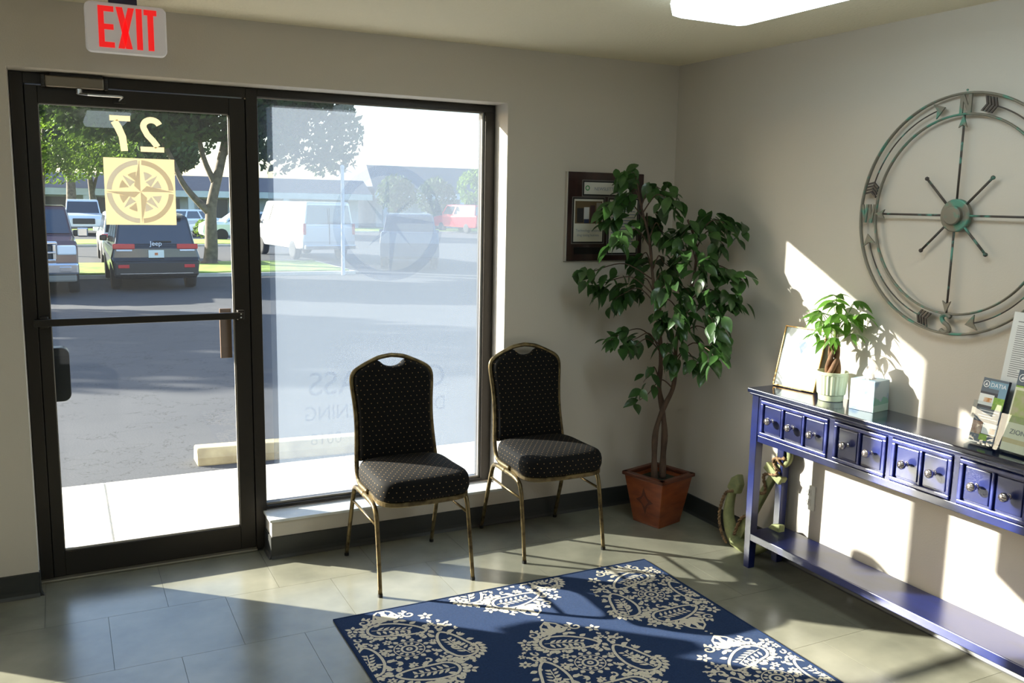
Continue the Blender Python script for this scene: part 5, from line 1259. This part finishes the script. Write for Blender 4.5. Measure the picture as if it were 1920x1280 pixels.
# paisleys around
paisley(-0.165, -0.085, radians(62), 0.20, 1); paisley(0.165, -0.085, radians(118), 0.20, -1)
paisley(-0.045, 0.175, radians(-8), 0.20, -1); paisley(0.06, -0.185, radians(188), 0.20, -1)
# finial on both ends, lined with palm leaves and curls
for sg in (1, -1):
    fy = 0.262 * sg; d = pi / 2 * sg
    for k in range(-2, 3): petal(0.0, fy - 0.03 * sg, d + k * 0.50, 0.075 - abs(k) * 0.010, 0.020, 5, 0.006)
    petal(0, fy + 0.035 * sg, d, 0.035, 0.018); strk([(-0.05, fy - 0.01 * sg), (-0.03, fy + 0.045 * sg), (0, fy + 0.072 * sg), (0.03, fy + 0.045 * sg), (0.05, fy - 0.01 * sg)], 0.006)
    for s in (-1, 1):
        spiral(s * 0.085, fy - 0.005 * sg, pi / 2 * sg, 0.026, 1.2, s * sg); floret(s * 0.135, fy - 0.045 * sg, 0.022, 5)
        spiral(s * 0.150, 0.075 * sg + (0.03 if sg > 0 else 0.02), 0, 0.022, 1.2, s); petal(s * 0.06, fy - 0.055 * sg, d + s * 0.9, 0.035, 0.014)
    petal(0, fy + 0.085 * sg, d, 0.010, 0.010, 4)
# filling: small florets, commas and hooks
rg = random.Random(21); placed = [(0, 0, 0.078)] + [(-0.150, -0.04, 0.055), (-0.125, 0.04, 0.03), (0.150, -0.04, 0.055), (0.125, 0.04, 0.03), (0.0, 0.185, 0.045), (0.07, 0.175, 0.045), (-0.045, 0.175, 0.05), (0.05, -0.185, 0.05), (-0.03, -0.19, 0.045), (-0.08, -0.2, 0.03)]
for s in (-1, 1):
    for sg in (-1, 1): placed += [(s * 0.085, 0.262 * sg, 0.032), (s * 0.135, 0.215 * sg, 0.026), (s * 0.15, 0.09 * sg, 0.026)]
placed += [(0, 0.28, 0.05), (0, -0.28, 0.05)]
for _ in range(1800):
    x, y = rg.uniform(-0.21, 0.21), rg.uniform(-0.27, 0.27)
    if (x / 0.215) ** 2 + (y / 0.29) ** 2 > 1: continue
    r = rg.choice((0.024, 0.019, 0.015, 0.012))
    if any((x - a) ** 2 + (y - c) ** 2 < (r + q) ** 2 * 0.84 for a, c, q in placed): continue
    placed.append((x, y, r)); kind = rg.randrange(4); a = rg.uniform(0, 6.28)
    if kind == 0: floret(x, y, r * 0.95, 6, a)
    elif kind == 1: strk([(x + r * 0.7 * (1 - k / 14) * cos(a + k * 0.38), y + r * 0.7 * (1 - k / 14 * 0.6) * sin(a + k * 0.38)) for k in range(14)], lambda t: 0.007 * (1 - 0.4 * t))
    elif kind == 2:
        for k in range(3): petal(x, y, a + k * 0.7, r * 1.2, r * 0.5)
    else:
        strk([(x - r * cos(a), y - r * sin(a)), (x, y), (x + r * cos(a + 0.5), y + r * sin(a + 0.5))], 0.0055); petal(x, y, a + 1.6, r, r * 0.6)
def clipx(poly):
    for axis, lim, sg in ((0, RX0 + 0.016, 1), (0, RX1 - 0.016, -1), (1, RY0 + 0.016, 1), (1, RY1 - 0.016, -1)):
        out = []
        for i in range(len(poly)):
            a, c = poly[i], poly[(i + 1) % len(poly)]; ia = (a[axis] - lim) * sg >= 0; ic = (c[axis] - lim) * sg >= 0
            if ia: out.append(a)
            if ia != ic:
                t = (lim - a[axis]) / (c[axis] - a[axis]); out.append((a[0] + (c[0] - a[0]) * t, a[1] + (c[1] - a[1]) * t))
        poly = out
        if len(poly) < 3: return None
    return poly
for (mx, my, fl__) in [(-1.958, -1.100, 1), (-0.832, -1.085, -1), (-1.385, -1.475, 1), (-1.385, -0.700, -1), (-1.958, -1.860, 1), (-0.825, -1.855, -1), (-1.385, -2.235, 1), (-1.958, -2.615, 1), (-0.825, -2.615, -1)]:
    b = MB(); any_ = False
    for k_, sh in enumerate(shapes):
        q = clipx([(mx + fl__ * x * 1.13, my + y * 1.06) for x, y in sh])
        if q: b.face([(x, y, 0.0080 + k_ * 4e-7) for x, y in q]); any_ = True
    for f_ in b.bm.faces:
        if f_.normal.z < 0: f_.normal_flip()
    b.build('paisley_medallion', cr_m, rug)
